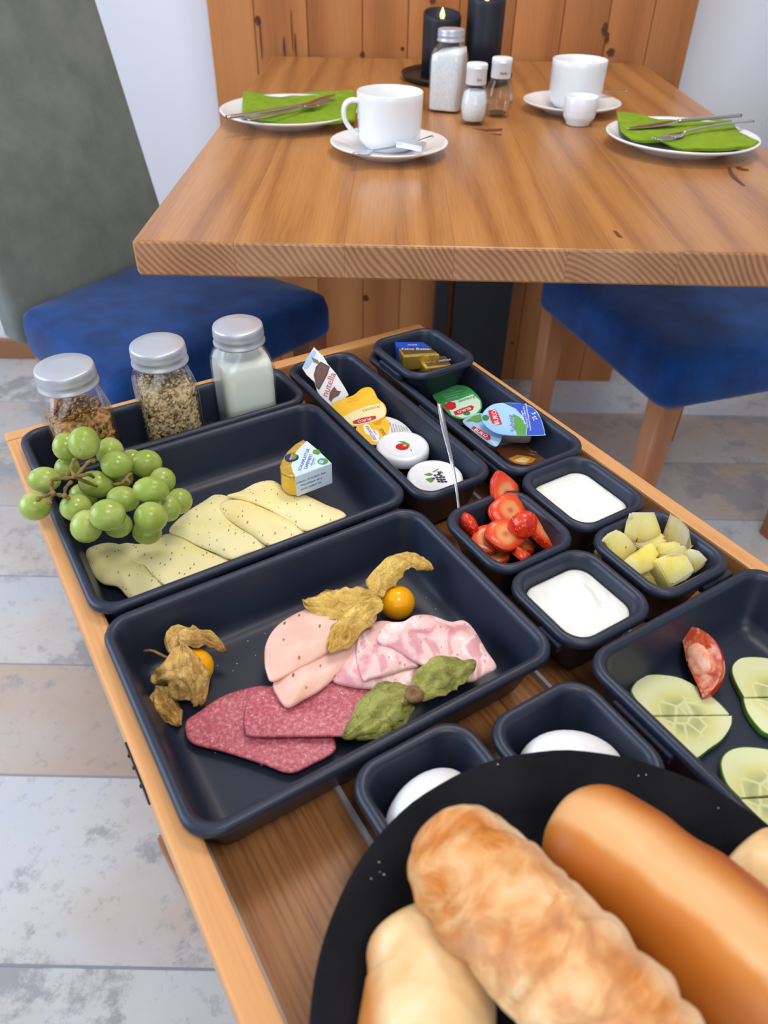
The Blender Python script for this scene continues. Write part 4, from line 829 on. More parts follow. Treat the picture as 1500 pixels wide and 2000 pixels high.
# ================================================================== STRAWBERRIES
z4 = zoomer(860, 920, 5.357)
def straw(label, x, y, z, rx, ry, rot, tiltx, tilty, th=0.005, dome=False, heart=False):
    """a slice: disc facing the normal built from tilts; rx, ry in metres"""
    p = at(*z4(x, y), z); Mx = Matrix.Translation(p) @ Matrix.Rotation(TA, 4, 'Z') @ Matrix.Rotation(R(tiltx), 4, 'X') @ Matrix.Rotation(R(tilty), 4, 'Y') @ Matrix.Rotation(R(rot), 4, 'Z')
    t_ = thing('strawberry_piece', label, 'strawberry', Mx, 'strawberry pieces in the small box')
    def shp(k, zz):
        out = []
        for i in range(36):
            a = 2*PI*i/36; r_ = 1+0.03*math.sin(5*a+x)+0.02*math.sin(3*a)
            yy = math.sin(a); xx = math.cos(a)
            if heart: xx *= (1-0.35*max(0, yy)) ; yy *= 1.1
            out.append(Vector((rx*k*r_*xx, ry*k*r_*yy, zz)))
        return out
    if dome:
        bm = bmesh.new(); loft(bm, [shp(k, zz) for k, zz in ((0.95, -0.001), (1.0, 0.001), (0.97, 0.004), (0.86, 0.008), (0.66, 0.0115), (0.4, 0.0135), (0.1, 0.0142))]); finish('skin', bm, M['strawskin'], t_, world=False); return
    bm = bmesh.new(); loft(bm, [shp(0.965, th/2*0.8), shp(0.94, th/2+0.0001), shp(0.5, th/2+0.0004), shp(0.1, th/2)], cap0=True); 
    loft(bm, [shp(0.1, -th/2), shp(0.94, -th/2), shp(0.965, -th/2*0.8)]); finish('flesh', bm, M['straw'], t_, world=False)
    bm = bmesh.new(); loft(bm, [shp(0.94, -th/2*0.95), shp(0.99, -th/2*0.6), shp(1.0, 0), shp(0.99, th/2*0.6), shp(0.94, th/2*0.95)]); finish('skin', bm, M['strawskin'], t_, world=False)
SB = [('red strawberry bits at the bottom under the rounds', 560, 860, .652, .014, .012, 0, 10, -10, .006, False, False),
      ('red strawberry piece low in the middle of its box', 830, 760, .652, .013, .012, 0, 5, 10, .007, False, False),
      ('upright lengthwise strawberry slice against the far wall, rising above the rim', 668, 225, .678, .0135, .0170, 10, 58, 5, .005, False, True),
      ('strawberry piece on edge at the left wall showing seeded skin', 290, 575, .664, .0068, .0135, 8, 30, -20, .007, True, False),
      ('largest round strawberry slice in the middle', 718, 420, .6725, .0180, .0140, 5, 32, 0, .005, False, False),
      ('round strawberry slice at the lower left of the heap', 490, 715, .6640, .0135, .0115, 10, 22, -8, .005, False, False),
      ('round strawberry slice in front of the largest one', 676, 672, .6705, .0162, .0128, -20, 28, -4, .005, False, False),
      ('elongated strawberry slice leaning at the right wall', 1075, 645, .6660, .0118, .0180, 18, 26, 22, .006, False, False),
      ('narrow strawberry wedge standing on edge at the front', 845, 865, .6620, .0170, .0060, 52, -10, 40, .006, False, False),
      ('seeded strawberry tip lying on top of the slices', 856, 590, .6745, .0112, .0102, 0, 8, 4, .005, True, False)]
for a in SB: straw(*a)
# serving fork leaning out of the strawberry box
def ribbon(bm, pts, widths, th, up=Vector((0, 0, 1)), n=20, prof=6):
    sp = catmull(pts, n, False); N = len(sp); rings = []
    for i, p in enumerate(sp):
        d = (sp[min(i+1, N-1)]-sp[max(i-1, 0)]).normalized(); side = d.cross(up).normalized(); nn_ = side.cross(d)
        f = i/(N-1)*(len(widths)-1); a = int(min(f, len(widths)-2)); w_ = widths[a]+(widths[a+1]-widths[a])*(f-a)
        rings.append([p+side*w_/2*math.cos(2*PI*k/12)+nn_*th/2*math.sin(2*PI*k/12) for k in range(12)])
    loft(bm, rings)
sp_ = thing('spoon', 'thin shiny spoon handle leaning out of the strawberry box', 'spoon', at(900, 1030, .660))
bm = bmesh.new(); ribbon(bm, [at(899, 1032, .666), at(893, 965, .686), at(882, 900, .703), at(868, 840, .716), at(857, 785, .727)], [0.0018, 0.0020, 0.0026, 0.0034, 0.0046, 0.0034], 0.0013, up=Vector((0.2, -1, 0.35))); finish('handle', bm, M['metal'], sp_)
bm = bmesh.new(); ribbon(bm, [at(899, 1030, .666), at(905, 1040, .656), at(912, 1046, .648)], [0.003, 0.016, 0.020, 0.012], 0.0014); finish('bowl', bm, M['metal'], sp_)

# ================================================================== PINEAPPLE
z6 = zoomer(1140, 980, 5.357)
def chunk(label, front, dz=-0.012, push=(0.0, 0.006), bev=0.0009):
    def inside(px, py, z):
        while z < 0.705:
            q = at(px, py, z); u, v, _ = uvz(q)
            if (v < 0.2600 or (z > 0.683 and v < 0.2630)) and u < 0.4085: break
            z += 0.001
        return at(px, py, z)
    P_ = [inside(*z6(x, y), z) for x, y, z in front]; c0 = sum(P_, Vector())/len(P_); P_ = [c0+(p-c0)*1.06 for p in P_]; off = TU*push[0]+TV*push[1]+Vector((0, 0, dz))
    c_ = sum(P_, Vector())/len(P_); bm = bmesh.new()
    vs = [bm.verts.new(p) for p in P_]+[bm.verts.new(c_+(p-c_)*0.86+off) for p in P_]
    bmesh.ops.convex_hull(bm, input=vs); bmesh.ops.delete(bm, geom=[v for v in bm.verts if not v.link_faces], context='VERTS')
    bmesh.ops.bevel(bm, geom=bm.edges[:], offset=bev, segments=2, affect='EDGES')
    o = finish('pineapple_piece', bm, M['pine_fruit'], None, origin=c_+Vector((0, 0, dz)), smooth=False); props(o, label, 'pineapple', 'pineapple pieces in the small box')
chunk('dark yellow pineapple piece lowest at the front corner', [(560, 770, .655), (740, 690, .660), (850, 790, .658), (910, 880, .652), (780, 900, .650), (640, 850, .650)], -0.010)
chunk('bright yellow pineapple piece in the centre of the heap', [(470, 420, .662), (600, 310, .668), (770, 290, .672), (880, 390, .668), (800, 560, .660), (580, 500, .660)], -0.014)
chunk('big pineapple block against the far wall', [(480, 113, .685), (742, 113, .687), (806, 300, .672), (800, 370, .668), (690, 440, .664), (540, 450, .662), (440, 330, .668)], -0.012, (0.0, 0.002))
chunk('rounded pineapple piece in the right back corner', [(915, 125, .688), (1030, 180, .686), (1105, 290, .680), (1132, 460, .668), (1080, 478, .664), (838, 345, .670)], -0.012, (0.0, 0.002))
chunk('pineapple piece at the left corner of its box', [(172, 450, .670), (240, 345, .676), (360, 288, .678), (450, 350, .674), (560, 490, .664), (400, 632, .660)], -0.014, (0.0, 0.006))
chunk('flat pineapple piece in the middle right with a brown dot', [(800, 445, .668), (950, 408, .672), (1060, 450, .672), (1132, 550, .668), (1090, 600, .664), (790, 565, .662)], -0.010)
chunk('pale pineapple slab leaning towards the left front', [(408, 632, .672), (560, 520, .675), (722, 428, .678), (792, 565, .672), (742, 690, .666), (562, 772, .664)], -0.010)
chunk('squarish pineapple piece at the front', [(762, 600, .674), (900, 555, .677), (1062, 538, .679), (1162, 720, .670), (1090, 800, .664), (912, 882, .660), (800, 690, .668)], -0.013)
chunk('small notched pineapple piece at the right corner', [(1098, 488, .676), (1212, 508, .676), (1302, 610, .668), (1250, 680, .664), (1160, 742, .662), (1112, 590, .668)], -0.012)

# ================================================================== CUCUMBER AND TOMATO
z5 = zoomer(1130, 1180, 3.846)
def cuke(label, arc, z, centre, group='cucumber half slices'):
    """arc: outline points, first and last are the ends of the cut"""
    P_ = W(arc, z, z5); c_ = at(*z5(*centre), z); Rm = sum(((p-c_).length for p in P_))/len(P_)
    Pc = catmull(P_, 40, False)
    o = thing('cucumber_slice', label, 'cucumber', frameM(Vector((c_.x, c_.y, z-0.0048)), TU, TV), group)
    scl = 0.031/Rm
    cm = sum(Pc, Vector())/len(Pc)
    bm = bmesh.new(); mk = lambda k, dz: [Vector((cm.x+(p.x-cm.x)*k, cm.y+(p.y-cm.y)*k, z+dz)) for p in Pc]
    loft(bm, [mk(0.955, -0.0047), mk(0.975, -0.0006), mk(0.962, 0.0), mk(0.5, 0.0003)]); finish('flesh', bm, M['cuke'], o, smooth=False)
    bm = bmesh.new(); n = len(Pc)
    A1 = [[Vector((cm.x+(p.x-cm.x)*k, cm.y+(p.y-cm.y)*k, z+dz)) for p in Pc] for k, dz in ((0.950, -0.0003), (0.982, 0.0003), (1.0, -0.0008), (1.0, -0.0042), (0.97, -0.0047))]
    loft(bm, A1, False, False, closed=False); finish('rind', bm, M['cukeskin'], o)
cz = BF+0.0055
cuke('cucumber half nearest the box corner, straight cut facing the viewer', [(1146, 832), (1080, 760), (1000, 690), (880, 610), (760, 552), (640, 530), (520, 530), (440, 570), (391, 640), (415, 700), (470, 770), (545, 838)], cz, (790, 838))
cuke('cucumber half with its rind towards the viewer, below the first one', [(545, 840), (690, 1010), (780, 1095), (868, 1162), (985, 1085), (1085, 1010), (1150, 910), (1158, 832)], cz, (790, 838))
cuke('cucumber half at the right frame edge beside the tomato', [(1560, 690), (1640, 560), (1560, 440), (1423, 405), (1290, 395), (1200, 412), (1150, 475), (1170, 570), (1240, 702)], cz, (1500, 690))
cuke('cucumber half directly below the one at the right frame edge', [(1234, 702), (1262, 800), (1340, 912), (1423, 975), (1540, 960), (1640, 830), (1650, 700)], cz, (1500, 690))
cuke('cucumber half low at the right, above the last one', [(1640, 1420), (1640, 1250), (1540, 1130), (1423, 1088), (1230, 1072), (1110, 1110), (1066, 1200), (1110, 1350), (1210, 1458)], cz, (1430, 1435))
cuke('lowest cucumber half, cut off by the box rim', [(1212, 1461), (1330, 1600), (1450, 1690), (1600, 1640), (1660, 1440)], cz, (1430, 1445))
# tomato wedge: a lune of a sphere
def tomato():
    pA = at(*z5(775, 165), .657); pB = at(*z5(955, 700), .646); c_ = (pA+pB)/2; ax = (pB-pA)/2; Lh = ax.length; ex = ax.normalized()
    o = thing('tomato_wedge', 'red tomato wedge lying beside the cucumber', 'tomato', Vector((c_.x, c_.y, BF+0.0004)))
    out = (at(*z5(1100, 500), .648)-at(*z5(700, 430), .648)); out = (out-ex*out.dot(ex)).normalized(); upv = ex.cross(out); upv = upv if upv.z > 0 else -upv
    out = out; n1, n2 = 24, 12; Rr = Lh
    def pt(th_, ph, k=1.0, dep=1.15):   # th along wedge, ph from flat face A (0) to B (1)
        a = R(-34+76*(1-ph))   # elevation angle of skin direction
        dirn = out*math.cos(a)+upv*math.sin(a)
        return c_-out*0.004+Vector((0, 0, -0.002))+ex*Lh*math.cos(th_)*k+dirn*Rr*dep*0.78*math.sin(th_)*k
    bm = bmesh.new(); rings = []
    for i in range(1, n1):
        th_ = PI*i/n1; rings.append([pt(th_, j/n2) for j in range(n2+1)])
    loft(bm, rings, False, False, closed=False)
    a0 = bm.verts.new(c_-out*0.004-ex*Lh+Vector((0, 0, -0.002))); a1 = bm.verts.new(c_-out*0.004+ex*Lh+Vector((0, 0, -0.002)))
    finish('skin', bm, M['tomskin'], o)
    # two cut faces, slightly inside, with core bump
    for ph, nm in ((0.0, 'cut_face'), (1.0, 'cut_face')):
        bm = bmesh.new(); edge = [pt(PI*i/n1, ph, 0.995) for i in range(1, n1)]; cc = c_-out*0.004+Vector((0, 0, -0.002)); inner = [pt(PI*i/n1, ph, 0.80)-(out*0.0) for i in range(1, n1)]
        nrm = (edge[5]-edge[15]).cross(edge[10]-cc).normalized(); nrm = nrm if nrm.dot(CAMP-cc) > 0 else -nrm
        if ph == 1.0: nrm = -nrm
        r1 = edge; r2 = [p-nrm*0.0004 for p in inner]; r3 = [cc+(p-cc)*0.45-nrm*0.0009 for p in edge]; r4 = [cc+(p-cc)*0.05-nrm*0.0004 for p in edge]
        loft(bm, [r1, r2, r3, r4], False, False, closed=False)
        finish(nm, bm, M['tomflesh'], o)
    bm = bmesh.new(); fm_ = frameM(cc+(pt(PI/2, 0.0)-cc)*0.28+(pt(PI/2, 0.5)-cc)*0.10, ex, (pt(PI/2, 0.0)-cc).normalized())
    bmesh.ops.create_uvsphere(bm, u_segments=20, v_segments=12, radius=1.0); bmesh.ops.scale(bm, vec=(Lh*0.46, Lh*0.30, 0.0035), verts=bm.verts)
    for v in bm.verts: v.co += Vector((noise.noise(v.co*260), noise.noise(v.co*250), noise.noise(v.co*190)))*0.0012
    bm.transform(fm_); finish('core', bm, M['tomcore'], o)
tomato()

# ================================================================== EGGS
def egg(label, p, ang, group='boiled eggs'):
    bm = bmesh.new(); prof = []
    for i in range(1, 20):
        t_ = PI*i/20; x = -0.0305*math.cos(t_); r_ = 0.0232*math.sin(t_)*(1-0.10*math.cos(t_)*-1); prof.append((r_, x))
    Mx = Matrix.Translation(p) @ Matrix.Rotation(ang, 4, 'Z') @ Matrix.Rotation(R(90), 4, 'Y')
    lathe(bm, prof, 36, M4=Mx); o = finish('egg', bm, M['egg'], None, origin=Vector((p.x, p.y, p.z-0.0232))); props(o, label, 'egg', group)
egg('white egg in the small box next to the ham box', T(0.1335, 0.156, BF+0.0240), R(60))
egg('white egg in the small box next to the cucumber box', T(0.2155, 0.1395, BF+0.0240), R(8))

# ================================================================== PORTION PACKS
def rot_outline(pts, a): return [(x*math.cos(a)-y*math.sin(a), x*math.sin(a)+y*math.cos(a)) for x, y in pts]
def pack_frame(o, xp, yp):
    """frame on a lid from three measured points (x, y, z): origin, towards +x, towards +y"""
    O, X, Y = at(*o), at(*xp), at(*yp); return frameM(O, X-O, Y-O)
def tub_lid(name, label, cat, Mx, lid_pts, tub_pts, depth, lidmat, group=None, flipz=False, rim=0.0008):
    zb_ = -depth; t_ = thing(name, label, cat, Mx, group)
    sm = [Vector((x, y, 0)) for x, y in lid_pts]; sm = catmull(sm, 48)
    bm = bmesh.new(); loft(bm, [[Vector((p.x, p.y, z)) for p in sm] for z in (-rim, -rim*0.3)]+[[Vector((p.x*0.98, p.y*0.98, 0)) for p in sm], [Vector((p.x*0.4, p.y*0.4, 0.0)) for p in sm]]); finish('lid', bm, lidmat, t_, world=False)
    st_ = catmull([Vector((x, y, 0)) for x, y in tub_pts], 40)
    cx = sum((p.x for p in st_))/40; cy = sum((p.y for p in st_))/40
    bm = bmesh.new(); loft(bm, [[Vector((cx+(p.x-cx)*k, cy+(p.y-cy)*k, z)) for p in st_] for k, z in ((0.74, zb_), (0.79, zb_+0.0008), (0.93, -rim-0.0012), (0.96, -rim))]); finish('tub', bm, M['tub'], t_, world=False)
    return t_
# jam jars
def jam(label, u, v, lid_z, motif, dia=0.0475):
    j = thing('jam_jar', label, 'jar', frameM(T(u, v, BF+0.0006), TU, TV) @ Matrix.Rotation(R(-32), 4, 'Z'), 'white-lidded jam jars')
    h = lid_z-BF; r = dia/2
    bm = bmesh.new(); lathe(bm, [(r*0.80, 0), (r*0.9, 0.001), (r*0.93, 0.004), (r*0.93, h-0.013), (r*0.86, h-0.010), (r*0.86, h-0.003)], 36); finish('glass', bm, M['jamglass'], j, world=False)
    bm = bmesh.new(); lathe(bm, [(r*0.97, h-0.0098), (r, h-0.0092), (r*0.995, h-0.004), (r*0.975, h-0.0018), (r*0.93, h-0.0004), (r*0.86, h), (r*0.75, h-0.0002), (r*0.70, h-0.0009), (r*0.66, h-0.0011), (r*0.2, h-0.0011)], 64); finish('lid', bm, M['white_plastic'], j, world=False)
    z = h-0.0010; S_ = 1.4
    def decal(j_, pts_, *a_): return globals()['decal'](j_, [(x*S_, y*S_) for x, y in pts_], *a_)
    if motif == 'fruit':
        decal(j, ell(-0.0004, -0.0012, 0.0042, 0.0037), z, M['ink_red'], 'printed_fruit'); decal(j, ell(0.0012, 0.0002, 0.0013, 0.0011), z+0.00015, M['ink_yellow'], 'printed_fruit')
        decal(j, [(-0.003, 0.005), (0.001, 0.0048), (0.0042, 0.002), (0.0048, -0.002), (0.0035, 0.0005), (0.0005, 0.0026)], z+0.0001, M['ink_leaf'], 'printed_leaf'); decal(j, [(0.0042, -0.003), (0.0056, -0.0048), (0.0052, -0.0068), (0.0050, -0.0050)], z, M['ink_green'], 'printed_leaf')
    else:
        random.seed(3)
        for bx, by in [(0.000, 0.001), (0.002, 0.0018), (0.0035, 0.0008), (0.001, -0.001), (0.003, -0.0012), (0.005, -0.0006), (0.0015, -0.003), (0.0035, -0.0034), (0.0052, -0.0028), (0.002, -0.005), (0.004, -0.0052), (0.006, -0.005), (0.0028, 0.0032), (-0.001, -0.0022)]:
            decal(j, ell(bx, by, 0.0010, 0.0009, 10), z+random.random()*0.0002, M['ink_purple'], 'printed_berry')
        decal(j, [(-0.0065, 0.002), (-0.003, 0.0036), (-0.0012, 0.002), (-0.0028, 0.0004), (-0.0052, 0.0008)], z, M['ink_leaf'], 'printed_leaf'); decal(j, [(-0.006, -0.0026), (-0.0022, -0.0012), (-0.001, -0.0045), (-0.003, -0.0062), (-0.0045, -0.0048)], z, M['ink_leaf'], 'printed_leaf')
        decal(j, [(0.0008, 0.0048), (0.004, 0.0056), (0.0052, 0.0035), (0.0025, 0.0028)], z-0.00002, M['ink_leaf'], 'printed_leaf'); decal(j, [(-0.0015, 0.0045), (0.0022, 0.0078), (0.0026, 0.0074), (-0.001, 0.0040)], z, M['ink_green'], 'printed_stem')
        # printed date on the lid's near side
        for k, (txt, zz) in enumerate((('LOT 2 60 H', h-0.0038), ('08.10.25', h-0.0066))):
            for i, ch in enumerate(txt):
                a = R(-90+ (i-len(txt)/2)*5.2+(-2)); Mt_ = Matrix(((-math.sin(a), 0, math.cos(a), (r+0.0001)*math.cos(a)), (math.cos(a), 0, math.sin(a), (r+0.0001)*math.sin(a)), (0, 1, 0, zz), (0, 0, 0, 1)))
                if ch != ' ': text(j, ch, 0.0030, Mt_, M['ink_black'])
jam('white-lidded jam jar with a red fruit printed on the lid', 0.3065, 0.4560, 0.6635, 'fruit')
jam('white-lidded jam jar with dark berries printed on the lid, nearest the front', 0.3035, 0.4015, 0.6660, 'berries')

# honey cup
zl = zoomer(570, 660, 4.167)
Mh = pack_frame((*zl(740, 760), .659), (*zl(800, 640), .662), (*zl(560, 700), .658))
def loc(Mx, pts, z, zm):
    iv = Mx.inverted(); nrm = Vector((Mx[0][2], Mx[1][2], Mx[2][2])); O = Mx.translation; out = []
    for x, y in pts:
        px, py = zm(x, y); d = (px-750)/FPX*RT - (py-1000)/FPX*UP + FW; t_ = (O-CAMP).dot(nrm)/d.dot(nrm); q = iv @ (CAMP+d*t_); out.append((q.x, q.y))
    return out
ZL = lambda Mx, pts: loc(Mx, pts, 0, zl)
lid = ZL(Mh, [(520, 760), (540, 700), (600, 665), (700, 635), (800, 645), (900, 690), (985, 780), (960, 850), (850, 900), (690, 870), (600, 855), (545, 810)])
hc = tub_lid('honey_cup', 'honey portion cup with yellow and white foil lid, tucked under the jam lid', 'honey', Mh, lid, lid, 0.012, M['lid_white'], 'single portion cups')
decal(hc, ZL(Mh, [(522, 762), (545, 705), (600, 668), (690, 640), (760, 650), (800, 690), (790, 760), (770, 800), (720, 830), (700, 868), (610, 853), (550, 812)]), 0.0001, M['lid_yellow'], 'yellow_field')
decal(hc, ZL(Mh, [(580, 700), (625, 705), (650, 745), (700, 760), (715, 800), (705, 850), (660, 842), (640, 800), (600, 780), (585, 750)]), 0.0003, M['ink_white'], 'white_badge')
decal(hc, ZL(Mh, [(650, 660), (700, 648), (735, 680), (720, 710), (680, 708), (655, 690)]), 0.0003, M['ink_orange'], 'honey_dipper')
def txt_on(t_, Mx, pts, s_, size, mat, zm, z=0.0005):
    (x0, y0), (x1, y1) = loc(Mx, pts, 0, zm); text(t_, s_, size, LT((x0+x1)/2, (y0+y1)/2, z, math.degrees(math.atan2(y1-y0, x1-x0))), mat)
txt_on(hc, Mh, [(690, 850), (600, 700)], 'BREITSAMER', 0.0042, M['ink_black'], zl)
txt_on(hc, Mh, [(700, 800), (655, 745)], 'HONIG', 0.0022, M['ink_black'], zl)
txt_on(hc, Mh, [(768, 805), (722, 740)], 'GOLD', 0.0046, M['ink_black'], zl)
for k in range(7): txt_on(hc, Mh, [(830+k*21, 800-k*2), (790+k*21, 665+k*6)], ['BIENEN-HONIG', 'FRUHSTUCK', 'zum Fruhstuck', 'Netto 20 g', 'Honig aus', 'Landern', 'haltbar'][k], 0.0022, M['ink_grey'], zl)

# pineapple spread cup (orange-yellow lid, tab at the top)
Ma = pack_frame((*zl(560, 570), .664), (*zl(660, 545), .666), (*zl(530, 470), .668))
lid = ZL(Ma, [(320, 550), (400, 500), (500, 465), (570, 410), (635, 400), (670, 430), (700, 490), (755, 540), (770, 600), (745, 650), (650, 690), (520, 720), (440, 705), (370, 640)])
ac = tub_lid('spread_cup', 'portion cup with bright yellow foil lid reading Ananas', 'spread', Ma, lid, ZL(Ma, [(340, 560), (480, 490), (640, 480), (740, 560), (740, 640), (640, 680), (470, 700), (380, 640)]), 0.014, M['lid_yellow'], 'single portion cups')
decal(ac, ZL(Ma, [(420, 640), (500, 600), (600, 560), (735, 530), (760, 575), (762, 610), (740, 648), (650, 686), (520, 715), (450, 700)]), 0.0001, M['lid_cream'], 'cream_field')
decal(ac, ZL(Ma, [(495, 680), (560, 655), (640, 640), (680, 635), (690, 655), (640, 680), (540, 702), (500, 700)]), 0.0003, M['ink_red'], 'red_badge')
txt_on(ac, Ma, [(725, 555), (570, 600)], 'Ananas', 0.0062, M['ink_gold'], zl); txt_on(ac, Ma, [(672, 655), (510, 688)], 'BUKO', 0.0048, M['ink_white'], zl)
for k in range(3): txt_on(ac, Ma, [(560, 480+k*22), (440, 505+k*24)], ['Frischkase', 'Zubereitung', '25 g'][k], 0.0022, M['ink_orange'], zl)

# chocolate cream pack, leaning
Mn = pack_frame((*zl(290, 400), .672), (*zl(345, 330), .678), (*zl(200, 230), .688))
lid = ZL(Mn, [(180, 75), (255, 150), (295, 215), (360, 290), (440, 420), (462, 465), (420, 500), (320, 562), (250, 500), (205, 430), (185, 360), (120, 300), (85, 245), (115, 180)])
nc = thing('chocolate_spread_pack', 'tall white portion pack with a jar picture and the word nutella, leaning upright', 'spread', Mn, 'single portion cups')
bm = bmesh.new(); n_ = [Vector((x, y, 0)) for x, y in lid]; cc = sum(n_, Vector())/len(n_)
loft(bm, [[cc+(p-cc)*k+Vector((0, 0, z)) for p in n_] for k, z in ((0.80, -0.0075), (0.85, -0.0068), (0.94, -0.0012), (1.0, -0.0008), (1.0, -0.0001), (0.9, 0.0))]); finish('pack', bm, M['lid_white'], nc, world=False, smooth=False)
decal(nc, ZL(Mn, [(120, 165), (178, 95), (200, 120), (170, 190), (130, 250), (100, 250), (92, 235)]), 0.0002, M['lid_sky'], 'pale_blue_field')
for k in range(4): decal(nc, ZL(Mn, [(160+k*14, 160-k*0+k*6), (166+k*14, 158+k*6), (188+k*14, 200+k*5), (182+k*14, 203+k*5)]), 0.0003, M['ink_black'], 'barcode_bar')
decal(nc, ZL(Mn, [(195, 235), (235, 192), (310, 235), (290, 300), (222, 425), (198, 400), (178, 300)]), 0.0002, M['ink_black'], 'jar_outline'); decal(nc, ZL(Mn, [(202, 245), (238, 208), (298, 242), (280, 296), (222, 405), (204, 385), (188, 302)]), 0.0004, M['ink_brown'], 'printed_jar')
p0, p1 = loc(Mn, [(272, 460), (332, 300)], 0, zl); text(nc, 'nutella', 0.0092, LT((p0[0]+p1[0])/2, (p0[1]+p1[1])/2, 0.0006, math.degrees(math.atan2(p1[1]-p0[1], p1[0]-p0[0]))), M['ink_red'])
decal(nc, ZL(Mn, [(310, 440), (345, 395), (370, 430), (400, 435), (380, 470), (340, 490), (320, 520), (300, 500)]), 0.0003, M['ink_brown'], 'printed_nuts')

# cream cheese cups
zv = zoomer(730, 630, 3.571)
ZV = lambda Mx, pts: loc(Mx, pts, 0, zv)
Mb = pack_frame((*zv(985, 675), .676), (*zv(1010, 560), .684), (*zv(760, 690), .670))
# green cup
Mg = pack_frame((*zv(600, 560), .662), (*zv(700, 520), .664), (*zv(560, 460), .664))
lid = ZV(Mg, [(410, 510), (470, 460), (560, 437), (640, 440), (700, 480), (748, 540), (752, 600), (710, 645), (620, 672), (540, 650), (480, 590)])
gcup = tub_lid('cream_cheese_cup', 'cream cheese cup with green foil lid reading Krauter', 'cream cheese', Mg, lid, lid, 0.013, M['lid_green'], 'single portion cups')
decal(gcup, ZV(Mg, [(500, 560), (590, 540), (690, 500), (742, 545), (746, 598), (708, 640), (620, 668), (545, 645)]), 0.0001, M['lid_palegreen'], 'pale_green_field')
decal(gcup, ZV(Mg, [(490, 580), (520, 552), (570, 560), (575, 595), (545, 612), (505, 605)]), 0.0003, M['ink_red'], 'printed_radish')
decal(gcup, ZV(Mg, [(555, 625), (600, 605), (680, 578), (700, 590), (690, 612), (610, 640), (570, 648)]), 0.0003, M['ink_red'], 'red_badge')
txt_on(gcup, Mg, [(693, 592), (565, 635)], 'BUKO', 0.0052, M['ink_white'], zv); txt_on(gcup, Mg, [(715, 515), (580, 560)], 'Krauter', 0.0058, M['ink_green'], zv)
for k in range(4): txt_on(gcup, Mg, [(640, 455+k*16), (450, 500+k*18)], ['25 g', 'Frischkase mit Krautern', 'mindestens haltbar', 'gekuhlt lagern'][k], 0.0022, M['lid_palegreen'], zv)
decal(gcup, ZV(Mg, ell(648, 635, 26, 14)), 0.0003, M['ink_green'], 'green_seal')
# second white/green cup, partly below
Mw = pack_frame((*zv(760, 745), .661), (*zv(800, 800), .660), (*zv(800, 690), .663))
lid = ZV(Mw, [(620, 690), (670, 650), (740, 630), (850, 660), (900, 760), (870, 850), (830, 858), (760, 810), (690, 755)])
wcup = tub_lid('cream_cheese_cup', 'cream cheese cup with pale lid half hidden under the blue one', 'cream cheese', Mw, lid, ZV(Mw, [(650, 700), (720, 660), (830, 680), (870, 760), (840, 830), (770, 800), (700, 750)]), 0.011, M['lid_sky'], 'single portion cups')
decal(wcup, ZV(Mw, [(640, 690), (690, 655), (745, 640), (760, 680), (720, 700), (690, 690)]), 0.0002, M['ink_leaf'], 'printed_herb')
decal(wcup, ZV(Mw, [(680, 735), (700, 724), (760, 758), (812, 790), (815, 818), (790, 822), (730, 778)]), 0.0003, M['ink_red'], 'red_badge')
txt_on(wcup, Mw, [(690, 738), (806, 808)], 'BUKO', 0.0058, M['ink_white'], zv)
# blue cup on top, tilted
lid = ZV(Mb, [(750, 660), (775, 610), (830, 570), (920, 558), (1040, 565), (1120, 600), (1165, 665), (1195, 770), (1185, 786), (1060, 788), (930, 785), (840, 765), (775, 715)])
bcup = tub_lid('cream_cheese_cup', 'cream cheese cup with blue foil lid reading Sahnig, tilted on top of the others', 'cream cheese', Mb, lid, ZV(Mb, [(800, 640), (900, 590), (1020, 600), (1090, 680), (1110, 770), (1000, 780), (860, 760)]), 0.020, M['lid_sky'], 'single portion cups')
decal(bcup, ZV(Mb, [(905, 560), (1040, 566), (1118, 602), (1162, 667), (1192, 770), (1184, 783), (1068, 785), (1070, 740), (1045, 660), (990, 600)]), 0.0001, M['lid_blue'], 'blue_field')
decal(bcup, ZV(Mb, [(975, 640), (1010, 655), (1050, 690), (1065, 740), (1062, 784), (1000, 784), (985, 740)]), 0.0001, M['ink_leaf'], 'printed_herb')
decal(bcup, ZV(Mb, [(798, 615), (850, 608), (870, 640), (895, 710), (850, 716), (825, 700), (805, 650)]), 0.0003, M['ink_red'], 'red_badge')
txt_on(bcup, Mb, [(862, 708), (838, 618)], 'BUKO', 0.0060, M['ink_white'], zv); txt_on(bcup, Mb, [(978, 760), (952, 645)], 'Sahnig', 0.0072, M['ink_grey'], zv)
decal(bcup, ZV(Mb, ell(780, 665, 24, 20)), 0.0003, M['ink_green'], 'green_seal'); txt_on(bcup, Mb, [(1128, 680), (1108, 635)], '25 g', 0.005, M['ink_white'], zv)
for k in range(3): txt_on(bcup, Mb, [(1092-k*18, 740-k*6), (1062-k*18, 580+k*8)], ['Frischkase Doppelrahmstufe', 'mindestens haltbar bis', 'gekuhlt lagern'][k], 0.0026, M['ink_white'], zv)
